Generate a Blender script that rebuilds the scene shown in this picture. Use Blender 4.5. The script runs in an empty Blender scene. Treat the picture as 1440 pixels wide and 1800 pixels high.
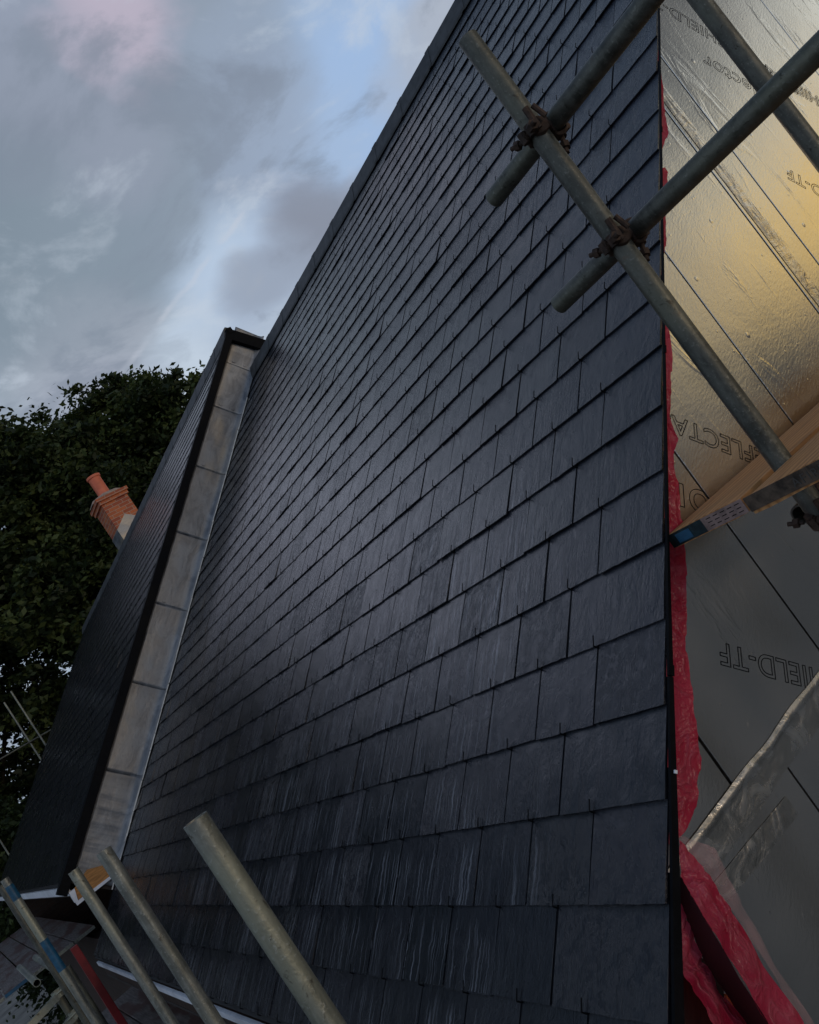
import bpy, bmesh, math, random
import numpy as np
from mathutils import Vector, Matrix, noise

random.seed(7); np.random.seed(7)
S = bpy.context.scene
COL = S.collection
R = math.radians

# ------------------------------------------------------------------ camera
EYE = 6.1
cam_data = bpy.data.cameras.new('camera'); cam = bpy.data.objects.new('camera', cam_data); COL.objects.link(cam)
RX = Vector((0.69131062, -0.44059856, -0.57268013))      # image right, in world
DN = Vector((-0.43631298, 0.37721387, -0.81690922))      # image down
FW = Vector((0.57595191, 0.8146058, 0.06853308))         # forward
m = Matrix((RX, -DN, -FW)).transposed().to_4x4()
m.translation = Vector((0, 0, EYE))
cam.matrix_world = m
cam_data.sensor_fit = 'VERTICAL'; cam_data.sensor_height = 24; cam_data.lens = 1489.55 / 1800 * 24
cam_data.clip_start = .02; cam_data.clip_end = 3000
S.camera = cam
S.render.resolution_x = 819; S.render.resolution_y = 1024
S.view_settings.view_transform = 'Standard'; S.view_settings.look = 'None'
S.view_settings.gamma = 1; S.view_settings.exposure = 0

# ------------------------------------------------------------------ node helper
class NT:
    def __init__(self, tree):
        self.t = tree; self.n = tree.nodes; self.l = tree.links
    def new(self, typ, **kw):
        nd = self.n.new(typ)
        for k, v in kw.items(): setattr(nd, k, v)
        return nd
    def set(self, inp, v):
        if hasattr(v, 'is_output') or isinstance(v, bpy.types.NodeSocket): self.l.new(v, inp)
        elif v is not None:
            if isinstance(v, (tuple, list)) and inp.type == 'RGBA' and len(v) == 3: v = (*v, 1)
            inp.default_value = v
    def math(self, op, a, b=None, c=None, clamp=False):
        nd = self.new('ShaderNodeMath', operation=op, use_clamp=clamp)
        self.set(nd.inputs[0], a)
        if b is not None: self.set(nd.inputs[1], b)
        if c is not None: self.set(nd.inputs[2], c)
        return nd.outputs[0]
    def vmath(self, op, a, b=None, scale=None):
        nd = self.new('ShaderNodeVectorMath', operation=op)
        self.set(nd.inputs[0], a)
        if b is not None: self.set(nd.inputs[1], b)
        if scale is not None: self.set(nd.inputs['Scale'], scale)
        return nd.outputs['Value'] if op in ('DOT_PRODUCT', 'LENGTH', 'DISTANCE') else nd.outputs[0]
    def smooth(self, v, lo, hi, a=0., b=1.):
        nd = self.new('ShaderNodeMapRange', interpolation_type='SMOOTHSTEP')
        self.set(nd.inputs[0], v); self.set(nd.inputs[1], lo); self.set(nd.inputs[2], hi)
        self.set(nd.inputs[3], a); self.set(nd.inputs[4], b)
        return nd.outputs[0]
    def lin(self, v, lo, hi, a=0., b=1.):
        nd = self.new('ShaderNodeMapRange'); nd.clamp = True
        self.set(nd.inputs[0], v); self.set(nd.inputs[1], lo); self.set(nd.inputs[2], hi)
        self.set(nd.inputs[3], a); self.set(nd.inputs[4], b)
        return nd.outputs[0]
    def mix(self, f, a, b, blend='MIX'):
        nd = self.new('ShaderNodeMix', data_type='RGBA', blend_type=blend)
        self.set(nd.inputs[0], f); self.set(nd.inputs[6], a); self.set(nd.inputs[7], b)
        return nd.outputs[2]
    def noise(self, vec, scale=5., detail=4., rough=.55, dist=0.):
        nd = self.new('ShaderNodeTexNoise')
        if vec is not None: self.set(nd.inputs['Vector'], vec)
        self.set(nd.inputs['Scale'], scale); self.set(nd.inputs['Detail'], detail)
        self.set(nd.inputs['Roughness'], rough); self.set(nd.inputs['Distortion'], dist)
        return nd.outputs['Fac'], nd.outputs['Color']
    def voro(self, vec, scale=5., feature='F1'):
        nd = self.new('ShaderNodeTexVoronoi', feature=feature)
        self.set(nd.inputs['Vector'], vec); self.set(nd.inputs['Scale'], scale)
        return nd.outputs['Distance']
    def scale(self, vec, s):
        return self.vmath('MULTIPLY', vec, tuple(s))
    def bump(self, h, strength=.3, dist=.01, normal=None):
        nd = self.new('ShaderNodeBump')
        self.set(nd.inputs['Height'], h); self.set(nd.inputs['Strength'], strength); self.set(nd.inputs['Distance'], dist)
        if normal is not None: self.set(nd.inputs['Normal'], normal)
        return nd.outputs[0]
    def attr(self, name):
        nd = self.new('ShaderNodeAttribute', attribute_name=name); return nd.outputs['Fac']

def mat(name, fn):
    m_ = bpy.data.materials.new(name); m_.use_nodes = True
    t = NT(m_.node_tree); t.n.clear()
    out = t.new('ShaderNodeOutputMaterial'); b = t.new('ShaderNodeBsdfPrincipled')
    t.l.new(b.outputs[0], out.inputs[0])
    tc = t.new('ShaderNodeTexCoord')
    def put(**kw):
        names = dict(base='Base Color', rough='Roughness', metal='Metallic', normal='Normal', spec='Specular IOR Level',
                     trans='Transmission Weight', alpha='Alpha', aniso='Anisotropic', sub='Subsurface Weight', coat='Coat Weight', coatr='Coat Roughness')
        for k, v in kw.items(): t.set(b.inputs[names[k]], v)
    fn(t, tc.outputs['Object'], put, b, out)
    return m_

# ------------------------------------------------------------------ sky
def sky():
    w = bpy.data.worlds.new('World'); S.world = w; w.use_nodes = True
    t = NT(w.node_tree); t.n.clear()
    out = t.new('ShaderNodeOutputWorld'); bg = t.new('ShaderNodeBackground'); t.l.new(bg.outputs[0], out.inputs[0])
    nish = t.new('ShaderNodeTexSky', sky_type='NISHITA'); nish.sun_disc = False
    nish.sun_elevation = R(9); nish.sun_rotation = R(166); nish.dust_density = 2
    tc = t.new('ShaderNodeTexCoord'); g = tc.outputs['Generated']
    d0 = t.vmath('NORMALIZE', g)
    z = t.new('ShaderNodeSeparateXYZ'); t.l.new(d0, z.inputs[0]); zz = z.outputs[2]
    # cloud deck: project the direction on a plane so that clouds get finer towards the horizon
    inv = t.math('DIVIDE', 1., t.math('ADD', t.math('MAXIMUM', zz, 0.), .22))
    pl = t.vmath('SCALE', d0, scale=inv)
    n1, c1 = t.noise(pl, 1.9, 7, .52, .25)
    n2, c2 = t.noise(pl, .9, 5, .5, .1)
    warp = t.vmath('SCALE', t.vmath('SUBTRACT', c1, (.5, .5, .5)), scale=.24)
    warp2 = t.vmath('SCALE', t.vmath('SUBTRACT', c2, (.5, .5, .5)), scale=.16)
    d = t.vmath('NORMALIZE', t.vmath('ADD', t.vmath('ADD', d0, warp), warp2))
    def blob(v, deg, soft=.2):
        v = Vector(v).normalized()
        dt = t.vmath('DOT_PRODUCT', d, tuple(v))
        return t.smooth(dt, math.cos(R(deg)), math.cos(R(deg * soft)))
    def px(x, y):
        return (RX * (x - 720) + DN * (y - 900) + FW * 1489.5).normalized()
    blue = (.31, .44, .66); light = (.50, .57, .66); pink = (.47, .41, .50)
    n4, _ = t.noise(pl, 3.9, 10, .60, .35)
    c = t.mix(t.smooth(n2, .36, .64), (.33, .40, .50), (.245, .30, .385))
    def put(c, x, y, deg, f, col): return t.mix(t.math('MULTIPLY', blob(px(x, y), deg), f), c, col)
    c = put(c, 690, 150, 12, .95, blue); c = put(c, 520, 330, 9, .8, (.33, .43, .59))
    c = put(c, 330, 560, 11, .9, light); c = put(c, 120, 640, 9, .8, (.43, .50, .58)); c = put(c, 30, 660, 6, .7, light)
    c = put(c, 50, 400, 11, .95, (.175, .225, .275)); c = put(c, 330, 190, 9, .8, (.235, .28, .345)); c = put(c, 240, 330, 8, .7, (.22, .27, .335))
    c = put(c, 560, 420, 7, 1., (.215, .24, .305)); c = put(c, 430, 530, 5, .8, (.25, .28, .35)); c = put(c, 650, 470, 5, .8, (.24, .26, .33))
    c = put(c, 770, 90, 4.5, .85, (.37, .40, .46)); c = put(c, 200, 670, 4.5, .7, (.27, .29, .37)); c = put(c, 60, 130, 7, .6, (.27, .295, .375))
    c = put(c, 150, 560, 5, .5, (.36, .38, .45))
    c = put(c, 235, 25, 3.2, .8, pink); c = put(c, 160, 110, 2.2, .4, pink); c = put(c, 420, 200, 6, .5, (.30, .37, .50)); c = put(c, 420, 470, 7, .8, (.43, .54, .70))
    # broken structure on top: lighter tufts with crisp upper edges, darker undersides
    n3, _ = t.noise(pl, 4.0, 10, .60, .25)
    c = t.mix(t.math('MULTIPLY', t.smooth(n4, .53, .64), .50), c, (.47, .53, .61))
    c = t.mix(t.math('MULTIPLY', t.smooth(n4, .50, .38), .60), c, (.19, .225, .285))
    c = t.mix(t.math('MULTIPLY', t.smooth(n3, .55, .75), .5), c, (.55, .58, .64))
    c = t.mix(t.math('MULTIPLY', t.smooth(n3, .48, .30), .35), c, (.17, .20, .26))
    c = put(c, 380, 480, 4.5, .3, (.42, .51, .63)); c = put(c, 300, 620, 4, .5, (.46, .54, .64)); c = put(c, 590, 400, 5.5, .7, (.225, .25, .315)); c = put(c, 455, 500, 4.2, .7, (.235, .265, .335)); c = put(c, 720, 330, 3.5, .5, (.25, .275, .34)); c = put(c, 60, 410, 6, .5, (.21, .26, .315))
    # contrail: a thin straight streak, broken
    A, B = px(215, 655), px(425, 375)
    nrm = A.cross(B).normalized(); mid = (A + B).normalized()
    wv = t.vmath('NORMALIZE', t.vmath('ADD', d0, t.vmath('SCALE', t.vmath('SUBTRACT', t.noise(d0, 28, 3)[1], (.5, .5, .5)), scale=.012)))
    off = t.math('ABSOLUTE', t.vmath('DOT_PRODUCT', wv, tuple(nrm)))
    along = t.smooth(t.vmath('DOT_PRODUCT', d0, tuple(mid)), math.cos(R(6.9)), math.cos(R(6.2)))
    brk = t.smooth(t.noise(d0, 16, 2)[0], .40, .62)
    tr = t.math('MULTIPLY', t.math('MULTIPLY', t.smooth(off, .0048, .0004), along), brk)
    c = t.mix(t.math('MULTIPLY', tr, .38), c, (.50, .53, .60))
    c = t.mix(t.smooth(zz, .66, .80), c, (.08, .12, .20))  # upper sky darkened to dull what the slates mirror
    # evening glow opposite the view, plus unseen patches added for slate and foil reflections
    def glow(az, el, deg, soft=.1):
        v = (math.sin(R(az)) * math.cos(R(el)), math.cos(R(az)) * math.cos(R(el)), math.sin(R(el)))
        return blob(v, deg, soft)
    c = t.mix(t.math('MULTIPLY', glow(4, 33, 16, .3), .9), c, (.84, .88, 1.10))  # bright patch added out of frame to give the slates a sheen
    c = t.mix(t.math('MULTIPLY', glow(-24, 42, 30, .4), .9), c, (.075, .11, .17))  # dark patch added out of frame to darken the near slates
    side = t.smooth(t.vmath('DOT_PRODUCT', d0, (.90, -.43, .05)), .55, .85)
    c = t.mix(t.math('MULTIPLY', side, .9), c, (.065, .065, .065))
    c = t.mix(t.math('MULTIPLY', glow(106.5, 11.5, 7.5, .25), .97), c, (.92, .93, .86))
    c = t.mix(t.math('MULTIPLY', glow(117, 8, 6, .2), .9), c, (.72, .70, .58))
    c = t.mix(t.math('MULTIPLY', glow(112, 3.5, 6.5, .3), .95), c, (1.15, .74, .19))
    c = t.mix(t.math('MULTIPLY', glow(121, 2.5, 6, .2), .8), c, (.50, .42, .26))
    # below the horizon
    c = t.mix(t.smooth(zz, .0, -.04), c, (.04, .04, .035))
    cc = t.vmath('SCALE', c, scale=11.9)
    fin = t.mix(.07, cc, nish.outputs[0])
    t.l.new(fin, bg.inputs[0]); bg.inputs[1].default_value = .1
sky()
sun_d = bpy.data.lights.new('sun', 'SUN'); sun = bpy.data.objects.new('sun', sun_d); COL.objects.link(sun)
sun_d.energy = .4; sun_d.angle = R(14); sun_d.color = (1, .80, .60)
sdir = Vector((math.sin(R(166)) * math.cos(R(9)), math.cos(R(166)) * math.cos(R(9)), math.sin(R(9))))
sun.rotation_euler = sdir.to_track_quat('Z', 'Y').to_euler(); sun.location = sdir * 50

# ------------------------------------------------------------------ object helpers
def tag(o, label=None, cat=None, group=None, kind=None):
    if label: o['label'] = label
    if cat: o['category'] = cat
    if group: o['group'] = group
    if kind: o['kind'] = kind
    return o
def empty(name, loc, label, cat, group=None):
    o = bpy.data.objects.new(name, None); COL.objects.link(o); o.location = loc; o.empty_display_size = .1
    return tag(o, label, cat, group)
def wm(o):
    M_ = Matrix.LocRotScale(o.location, o.rotation_euler, o.scale) if o.rotation_mode != 'X' else o.matrix_basis
    return (wm(o.parent) @ o.matrix_parent_inverse @ M_) if o.parent else M_
def parent(o, p):
    if p is not None:
        o.parent = p; o.matrix_parent_inverse = wm(p).inverted()
def mesh_obj(name, verts, faces, material, par=None, mw=None, smooth=False, mats=None, midx=None):
    me = bpy.data.meshes.new(name); me.from_pydata([tuple(v) for v in verts], [], faces); me.update()
    for mm in (mats or [material]): me.materials.append(mm)
    if midx is not None: me.polygons.foreach_set('material_index', midx)
    if smooth: me.polygons.foreach_set('use_smooth', [True] * len(me.polygons))
    o = bpy.data.objects.new(name, me); COL.objects.link(o)
    if mw is not None:
        o.matrix_basis = mw
    parent(o, par)
    return o
class MB:
    def __init__(self): self.v = []; self.f = []; self.a = []
    def add(self, vs, fs, a=0.):
        k = len(self.v); self.v += [tuple(v) for v in vs]; self.f += [tuple(i + k for i in f) for f in fs]; self.a += [a] * len(fs)
    def box(self, lo, hi, a=0., M_=None):
        x0, y0, z0 = lo; x1, y1, z1 = hi
        vs = [Vector(p) for p in ((x0, y0, z0), (x1, y0, z0), (x1, y1, z0), (x0, y1, z0), (x0, y0, z1), (x1, y0, z1), (x1, y1, z1), (x0, y1, z1))]
        if M_ is not None: vs = [M_ @ p for p in vs]
        self.add(vs, [(0, 3, 2, 1), (4, 5, 6, 7), (0, 1, 5, 4), (1, 2, 6, 5), (2, 3, 7, 6), (3, 0, 4, 7)], a)
    def prism(self, poly, y0, y1, a=0.):      # poly in (x,z), CCW seen from -Y
        n = len(poly)
        vs = [(p[0], y0, p[1]) for p in poly] + [(p[0], y1, p[1]) for p in poly]
        fs = [tuple(range(n)), tuple(range(2 * n - 1, n - 1, -1))]
        for i in range(n):
            j = (i + 1) % n; fs.append((j, i, n + i, n + j))
        self.add(vs, fs, a)
    def tube(self, p0, p1, r, seg=24, ri=None, caps=True, a=0., rings=1, wob=0.):
        p0 = Vector(p0); p1 = Vector(p1); d = (p1 - p0).normalized()
        q = d.orthogonal().normalized(); s = d.cross(q)
        vs = []; fs = []
        for k in range(rings + 1):
            c = p0.lerp(p1, k / rings) + (q * random.uniform(-1, 1) + s * random.uniform(-1, 1)) * wob
            for i in range(seg):
                t_ = 2 * math.pi * i / seg; vs.append(c + (q * math.cos(t_) + s * math.sin(t_)) * r)
        for k in range(rings):
            for i in range(seg):
                j = (i + 1) % seg; fs.append((k * seg + i, k * seg + j, (k + 1) * seg + j, (k + 1) * seg + i))
        if ri:
            b = len(vs)
            for c in (p0, p1):
                for i in range(seg):
                    t_ = 2 * math.pi * i / seg; vs.append(c + (q * math.cos(t_) + s * math.sin(t_)) * ri)
            last = rings * seg
            for i in range(seg):
                j = (i + 1) % seg
                fs.append((b + j, b + i, b + seg + i, b + seg + j))
                fs.append((i, b + i, b + j, j)); fs.append((last + j, b + seg + j, b + seg + i, last + i))
        elif caps:
            fs.append(tuple(range(seg - 1, -1, -1))); fs.append(tuple(rings * seg + i for i in range(seg)))
        self.add(vs, fs, a)
    def build(self, name, material, par=None, mw=None, smooth=False, attr=None):
        o = mesh_obj(name, self.v, self.f, material, par, mw, smooth)
        if attr:
            at = o.data.attributes.new(attr, 'FLOAT', 'FACE'); at.data.foreach_set('value', self.a)
        return o
def bevel(o, w=.003, seg=2):
    md = o.modifiers.new('bevel', 'BEVEL'); md.width = w; md.segments = seg; md.limit_method = 'ANGLE'; md.angle_limit = R(40)
def autosmooth(o, deg=35):
    bm = bmesh.new(); bm.from_mesh(o.data)
    for f in bm.faces: f.smooth = True
    for e in bm.edges:
        if len(e.link_faces) == 2: e.smooth = e.calc_face_angle(0) < R(deg)
    bm.to_mesh(o.data); bm.free()

# ------------------------------------------------------------------ roof frame: local x = up the slope, y = along the eave, z = out of the roof
TH = 0.732904; CT, ST = math.cos(TH), math.sin(TH); D0 = 1.228
ORG = Vector((D0 * ST, 0, EYE - D0 * CT))
ROOF = Matrix(((CT, 0, -ST, ORG.x), (0, 1, 0, 0), (ST, 0, CT, ORG.z), (0, 0, 0, 1)))
def RP(V, U, h=0.): return ROOF @ Vector((V, U, h))
YG = 1.47; G = .1993; V0 = -.0195; WS = .25; UV = 1.405; VR = 6.12; VE = -.24; UC = 8.58; UF = 22.2; HR = .43
XR = RP(VR, 0).x                     # ridge line x
MIR = Matrix.Translation((2 * XR, 0, 0)) @ Matrix.Diagonal((-1, 1, 1, 1))

# ------------------------------------------------------------------ materials
def f_slate(t, ob, put, b, out, bs=.40):
    rnd = t.attr('rnd')
    o2 = t.vmath('ADD', ob, t.vmath('SCALE', t.vmath('ADD', (.0, .0, .0), (3.1, 7.7, 1.3)), scale=rnd))
    fine, _ = t.noise(t.scale(o2, (22, 42, 20)), 3., 6, .68)
    riv, _ = t.noise(t.scale(o2, (8, 12, 9)), 1.6, 8, .70, .7)
    grit, _ = t.noise(o2, 210, 3, .6)
    # flaking ridges only on some slates
    wv = t.new('ShaderNodeTexWave', wave_type='BANDS', bands_direction='DIAGONAL'); t.set(wv.inputs['Vector'], o2)
    t.set(wv.inputs['Scale'], 7.); t.set(wv.inputs['Distortion'], 16.); t.set(wv.inputs['Detail'], 8.); t.set(wv.inputs['Detail Scale'], 2.6); t.set(wv.inputs['Detail Roughness'], .72)
    some = t.smooth(t.math('FRACT', t.math('MULTIPLY', rnd, 7.31)), .70, .92)
    h = t.math('ADD', t.math('MULTIPLY', fine, .28), t.math('MULTIPLY', riv, .9))
    h = t.math('ADD', h, t.math('MULTIPLY', t.math('MULTIPLY', t.math('POWER', wv.outputs['Fac'], 2.5), some), .15))
    h = t.math('ADD', h, t.math('MULTIPLY', grit, .08))
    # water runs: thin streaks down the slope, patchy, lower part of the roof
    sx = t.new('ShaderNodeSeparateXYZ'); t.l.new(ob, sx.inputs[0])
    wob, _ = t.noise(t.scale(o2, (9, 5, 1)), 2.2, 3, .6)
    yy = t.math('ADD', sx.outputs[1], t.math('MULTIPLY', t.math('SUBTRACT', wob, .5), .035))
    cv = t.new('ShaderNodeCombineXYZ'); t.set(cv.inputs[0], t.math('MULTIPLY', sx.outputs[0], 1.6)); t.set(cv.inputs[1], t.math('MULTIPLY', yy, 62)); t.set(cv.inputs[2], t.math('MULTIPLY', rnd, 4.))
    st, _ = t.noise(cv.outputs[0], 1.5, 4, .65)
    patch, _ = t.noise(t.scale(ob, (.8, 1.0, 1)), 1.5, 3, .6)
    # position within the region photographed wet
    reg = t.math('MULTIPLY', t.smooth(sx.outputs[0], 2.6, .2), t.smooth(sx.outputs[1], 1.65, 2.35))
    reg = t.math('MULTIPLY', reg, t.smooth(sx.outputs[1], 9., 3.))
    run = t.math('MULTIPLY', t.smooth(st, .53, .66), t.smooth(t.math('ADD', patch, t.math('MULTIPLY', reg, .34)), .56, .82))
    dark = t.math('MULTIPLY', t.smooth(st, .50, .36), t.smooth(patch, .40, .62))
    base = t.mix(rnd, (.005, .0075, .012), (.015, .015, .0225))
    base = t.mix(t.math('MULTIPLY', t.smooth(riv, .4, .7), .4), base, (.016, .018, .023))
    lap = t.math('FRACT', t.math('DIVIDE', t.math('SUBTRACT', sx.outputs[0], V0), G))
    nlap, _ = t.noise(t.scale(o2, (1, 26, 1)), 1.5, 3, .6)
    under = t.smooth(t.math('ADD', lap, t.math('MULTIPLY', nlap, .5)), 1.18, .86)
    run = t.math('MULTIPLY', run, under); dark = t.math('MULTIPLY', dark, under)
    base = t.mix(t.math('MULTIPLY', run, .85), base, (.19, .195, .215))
    base = t.mix(t.math('MULTIPLY', dark, .5), base, (.007, .008, .009))
    speck = t.smooth(t.voro(ob, 13.), .045, .02)
    base = t.mix(t.math('MULTIPLY', speck, .22), base, (.35, .35, .35))
    rg = t.math('ADD', t.math('MULTIPLY', rnd, .08), t.lin(riv, .3, .7, .13, .25))
    rg = t.math('ADD', rg, t.math('MULTIPLY', dark, .12))
    rg = t.math('SUBTRACT', rg, t.math('MULTIPLY', run, .08))
    hh = t.math('ADD', h, t.math('MULTIPLY', t.math('MULTIPLY', st, t.smooth(patch, .35, .65)), .32))
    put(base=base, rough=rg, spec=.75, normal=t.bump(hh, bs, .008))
M_slate = mat('slate', f_slate)
def f_slate_far(t, ob, put, b, out):
    rnd = t.attr('rnd'); n, _ = t.noise(t.scale(ob, (3, 3, 1)), 1.2, 4, .55)
    put(base=t.mix(rnd, (.008, .010, .015), (.017, .018, .025)), rough=t.lin(n, .3, .7, .25, .30), spec=.6)
M_slate_far = mat('slate_far', f_slate_far)

def plain(col, rough=.6, metal=0., nz=.25, ns=20., bs=.15, bd=.004, spec=.5, stretch=(1, 1, 1)):
    def f(t, ob, put, b, out):
        o2 = t.scale(ob, stretch)
        n_, _ = t.noise(o2, ns, 5, .6); n2, _ = t.noise(o2, ns * .17, 3, .5)
        dk = tuple(c * (1 - nz) for c in col); lt = tuple(min(1, c * (1 + nz)) for c in col)
        base = t.mix(t.smooth(t.math('ADD', t.math('MULTIPLY', n_, .6), t.math('MULTIPLY', n2, .4)), .35, .65), dk, lt)
        put(base=base, rough=t.lin(n2, .3, .7, max(0, rough - .08), min(1, rough + .08)), metal=metal, spec=spec, normal=t.bump(n_, bs, bd))
    return f
M_black = mat('black_plastic_trim', plain((.0045, .005, .0065), .6, 0, .3, 30, .1, .004, .08))
M_ridge = mat('ridge_tile_grey', plain((.062, .066, .070), .62, 0, .35, 14, .3))
M_white = mat('white_fascia', plain((.78, .81, .88), .45, 0, .12, 9))
M_deckboard = mat('roof_underlay', plain((.02, .02, .022), .8))
M_timber = mat('brown_timber', plain((.035, .016, .010), .7, 0, .4, 12, .3, .004, .4, (1, 8, 8)))
M_soffit = mat('dark_soffit', plain((.03, .022, .02), .7))
M_orange = mat('orange_batten', plain((.46, .22, .075), .7, 0, .3, 12, .2, .003, .3, (1, 6, 6)))
M_redpaint = mat('red_paint', plain((.20, .008, .012), .5, 0, .3, 9))
M_rust = mat('rusty_steel', plain((.058, .036, .026), .72, .35, .6, 60, .6, .002))
M_ground = mat('ground_soil_grass', plain((.17, .16, .14), .95, 0, .5, .8, .5, .05))
M_ink = mat('printed_ink', plain((.006, .006, .007), .95, 0, .1, 20, 0, .004, .05))
M_pot = mat('terracotta', plain((.66, .17, .09), .55, 0, .14, 8, .1))
M_mortar = mat('mortar_flaunching', plain((.40, .30, .24), .85, 0, .2, 20, .4))
M_bark = mat('bark', plain((.045, .036, .026), .9, 0, .4, 8, .6, .02, .3, (1, 1, .3)))

def f_lead(t, ob, put, b, out):
    n1, _ = t.noise(t.scale(ob, (3, 3, 6)), 1.2, 7, .62, .8)
    n2, _ = t.noise(t.scale(ob, (.7, 1, 2.2)), 1.2, 3, .5)
    n3, _ = t.noise(t.scale(ob, (2, 2, 12)), 1.4, 5, .65, .5)
    n5, _ = t.noise(ob, 40, 4, .6)
    sx = t.new('ShaderNodeSeparateXYZ'); t.l.new(ob, sx.inputs[0])
    c = t.mix(t.smooth(n1, .36, .66), (.145, .158, .18), (.30, .318, .345))
    c = t.mix(t.math('MULTIPLY', t.smooth(n2, .50, .66), t.smooth(sx.outputs[0], 3.2, 5.4, .25, .9)), c, (.38, .34, .28))
    c = t.mix(t.math('MULTIPLY', t.smooth(n3, .52, .72), .28), c, (.44, .46, .49))
    c = t.mix(t.math('MULTIPLY', t.smooth(n5, .55, .75), .3), c, (.07, .07, .075))
    lapd = t.math('FRACT', t.math('DIVIDE', t.math('SUBTRACT', sx.outputs[0], .44), .8345))
    c = t.mix(t.math('MULTIPLY', t.smooth(lapd, .80, 1.0), .35), c, (.12, .12, .125))
    wvn, _ = t.noise(t.scale(ob, (10, 1, 1.2)), 1.2, 2, .5)
    hb = t.math('ADD', t.math('MULTIPLY', wvn, t.smooth(sx.outputs[0], 1.5, .9, .2, 1.0)), t.math('MULTIPLY', n1, .5))
    put(base=c, rough=t.lin(n1, .3, .7, .34, .58), metal=.5, normal=t.bump(hb, .4, .02))
M_lead = mat('lead_sheet', f_lead)
M_leadlip = mat('lead_lip_bright', plain((.82, .82, .80), .5, .1, .2, 20))

def f_galv(dark):
    def f(t, ob, put, b, out):
        st, _ = t.noise(t.scale(ob, (55, 55, 5) if not dark else (40, 40, 9)), 1.3, 6, .65, .4)
        n1, _ = t.noise(ob, 9, 6, .7, .3); n2, _ = t.noise(ob, 110, 4, .65); n3, _ = t.noise(ob, 2.3, 3, .5); n4, _ = t.noise(ob, 30, 5, .7, .6)
        sp = t.voro(ob, 26.)
        A = (.135, .139, .122) if dark else (.29, .305, .28)
        B = (.060, .063, .055) if dark else (.145, .155, .14)
        c = t.mix(t.smooth(t.math('ADD', t.math('MULTIPLY', n1, .5), t.math('MULTIPLY', st, .5)), .38, .62), B, A)
        c = t.mix(t.math('MULTIPLY', t.smooth(n3, .45, .62), .6), c, tuple(x * y for x, y in zip(A, (1.25, 1.22, 1.0))))
        c = t.mix(t.math('MULTIPLY', t.smooth(n4, .58, .70), .85), c, tuple(x * y * .45 for x, y in zip(B, (1.1, .9, .7))))
        c = t.mix(t.math('MULTIPLY', t.smooth(n2, .56, .72), .55), c, tuple(min(1, x * 1.9) for x in A))
        c = t.mix(t.math('MULTIPLY', t.math('MULTIPLY', t.smooth(sp, .16, .06), t.smooth(n1, .5, .6)), .8), c, (.42, .41, .38) if not dark else (.26, .25, .23))
        c = t.mix(t.math('MULTIPLY', t.smooth(n1, .62, .72), .5), c, (.13, .07, .04))
        put(base=c, rough=t.lin(st, .3, .7, .34, .60), metal=.55, normal=t.bump(t.math('ADD', t.math('ADD', n2, n4), t.math('MULTIPLY', st, .6)), .45, .0022))
    return f
M_galv = mat('galvanised_tube', f_galv(False)); M_galvd = mat('weathered_dark_tube', f_galv(True))
M_bluepaint = mat('blue_paint', plain((.010, .085, .17), .5, 0, .35, 30))
M_tealband = mat('teal_black_band', plain((.010, .035, .045), .5, .3, .9, 22))
M_pinkband = mat('pinkish_band', plain((.27, .19, .17), .6, .2, .4, 40))

def f_foil(t, ob, put, b, out):
    # object coordinates: x along the wall, z up
    rt = t.new('ShaderNodeVectorRotate', rotation_type='Y_AXIS'); t.set(rt.inputs['Vector'], ob); rt.inputs['Angle'].default_value = R(25)
    n1, _ = t.noise(t.scale(rt.outputs[0], (38, 1, 105)), 1.25, 2, .45, .5)       # short ripples
    n2, _ = t.noise(ob, 2.2, 3, .5)
    n3, _ = t.noise(ob, 150, 2, .5)
    v = t.voro(ob, 7.5); dent = t.smooth(v, .085, .02)
    v2 = t.voro(t.vmath('ADD', ob, (3.3, 1.7, 9.1)), 17.); dent2 = t.smooth(v2, .10, .02)
    n5, _ = t.noise(t.scale(ob, (5, 1, 1.2)), 1.4, 4, .6, 1.2)
    h = t.math('ADD', t.math('MULTIPLY', n1, .24), t.math('MULTIPLY', n2, 2.6))
    h = t.math('ADD', h, t.math('MULTIPLY', dent, .6)); h = t.math('ADD', h, t.math('MULTIPLY', dent2, .25))
    h = t.math('ADD', h, t.math('MULTIPLY', n3, .03)); h = t.math('ADD', h, t.math('MULTIPLY', t.smooth(n5, .55, .75), .75))
    c = t.mix(t.smooth(n2, .35, .65), (.66, .655, .64), (.74, .73, .71))
    put(base=c, rough=t.lin(n2, .3, .7, .18, .27), metal=1., normal=t.bump(h, .26, .006))
M_foil = mat('foil_facing', f_foil)
def f_tape(t, ob, put, b, out):
    n1, _ = t.noise(ob, 30, 5, .6, 1.5); n2, _ = t.noise(t.scale(ob, (40, 1, 12)), 1.3, 4, .6, 1.)
    put(base=t.mix(t.smooth(n1, .45, .7), (.62, .60, .55), (.85, .85, .84)), rough=t.lin(n1, .3, .7, .10, .30), metal=1., normal=t.bump(t.math('ADD', n1, n2), .8, .008))
M_tape = mat('foil_tape', f_tape)
def f_tape2(t, ob, put, b, out):
    n1, _ = t.noise(ob, 11, 5, .6, 1.8); n2, _ = t.noise(t.scale(ob, (14, 1, 30)), 1.3, 3, .5, 1.)
    h = t.math('ADD', t.math('MULTIPLY', n1, 1.2), t.math('MULTIPLY', n2, .4))
    put(base=t.mix(t.smooth(n1, .4, .7), (.66, .63, .58), (.85, .85, .84)), rough=t.lin(n1, .3, .7, .18, .34), metal=1., normal=t.bump(h, .45, .006))
M_tape2 = mat('foil_tape_smooth', f_tape2)
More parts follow.
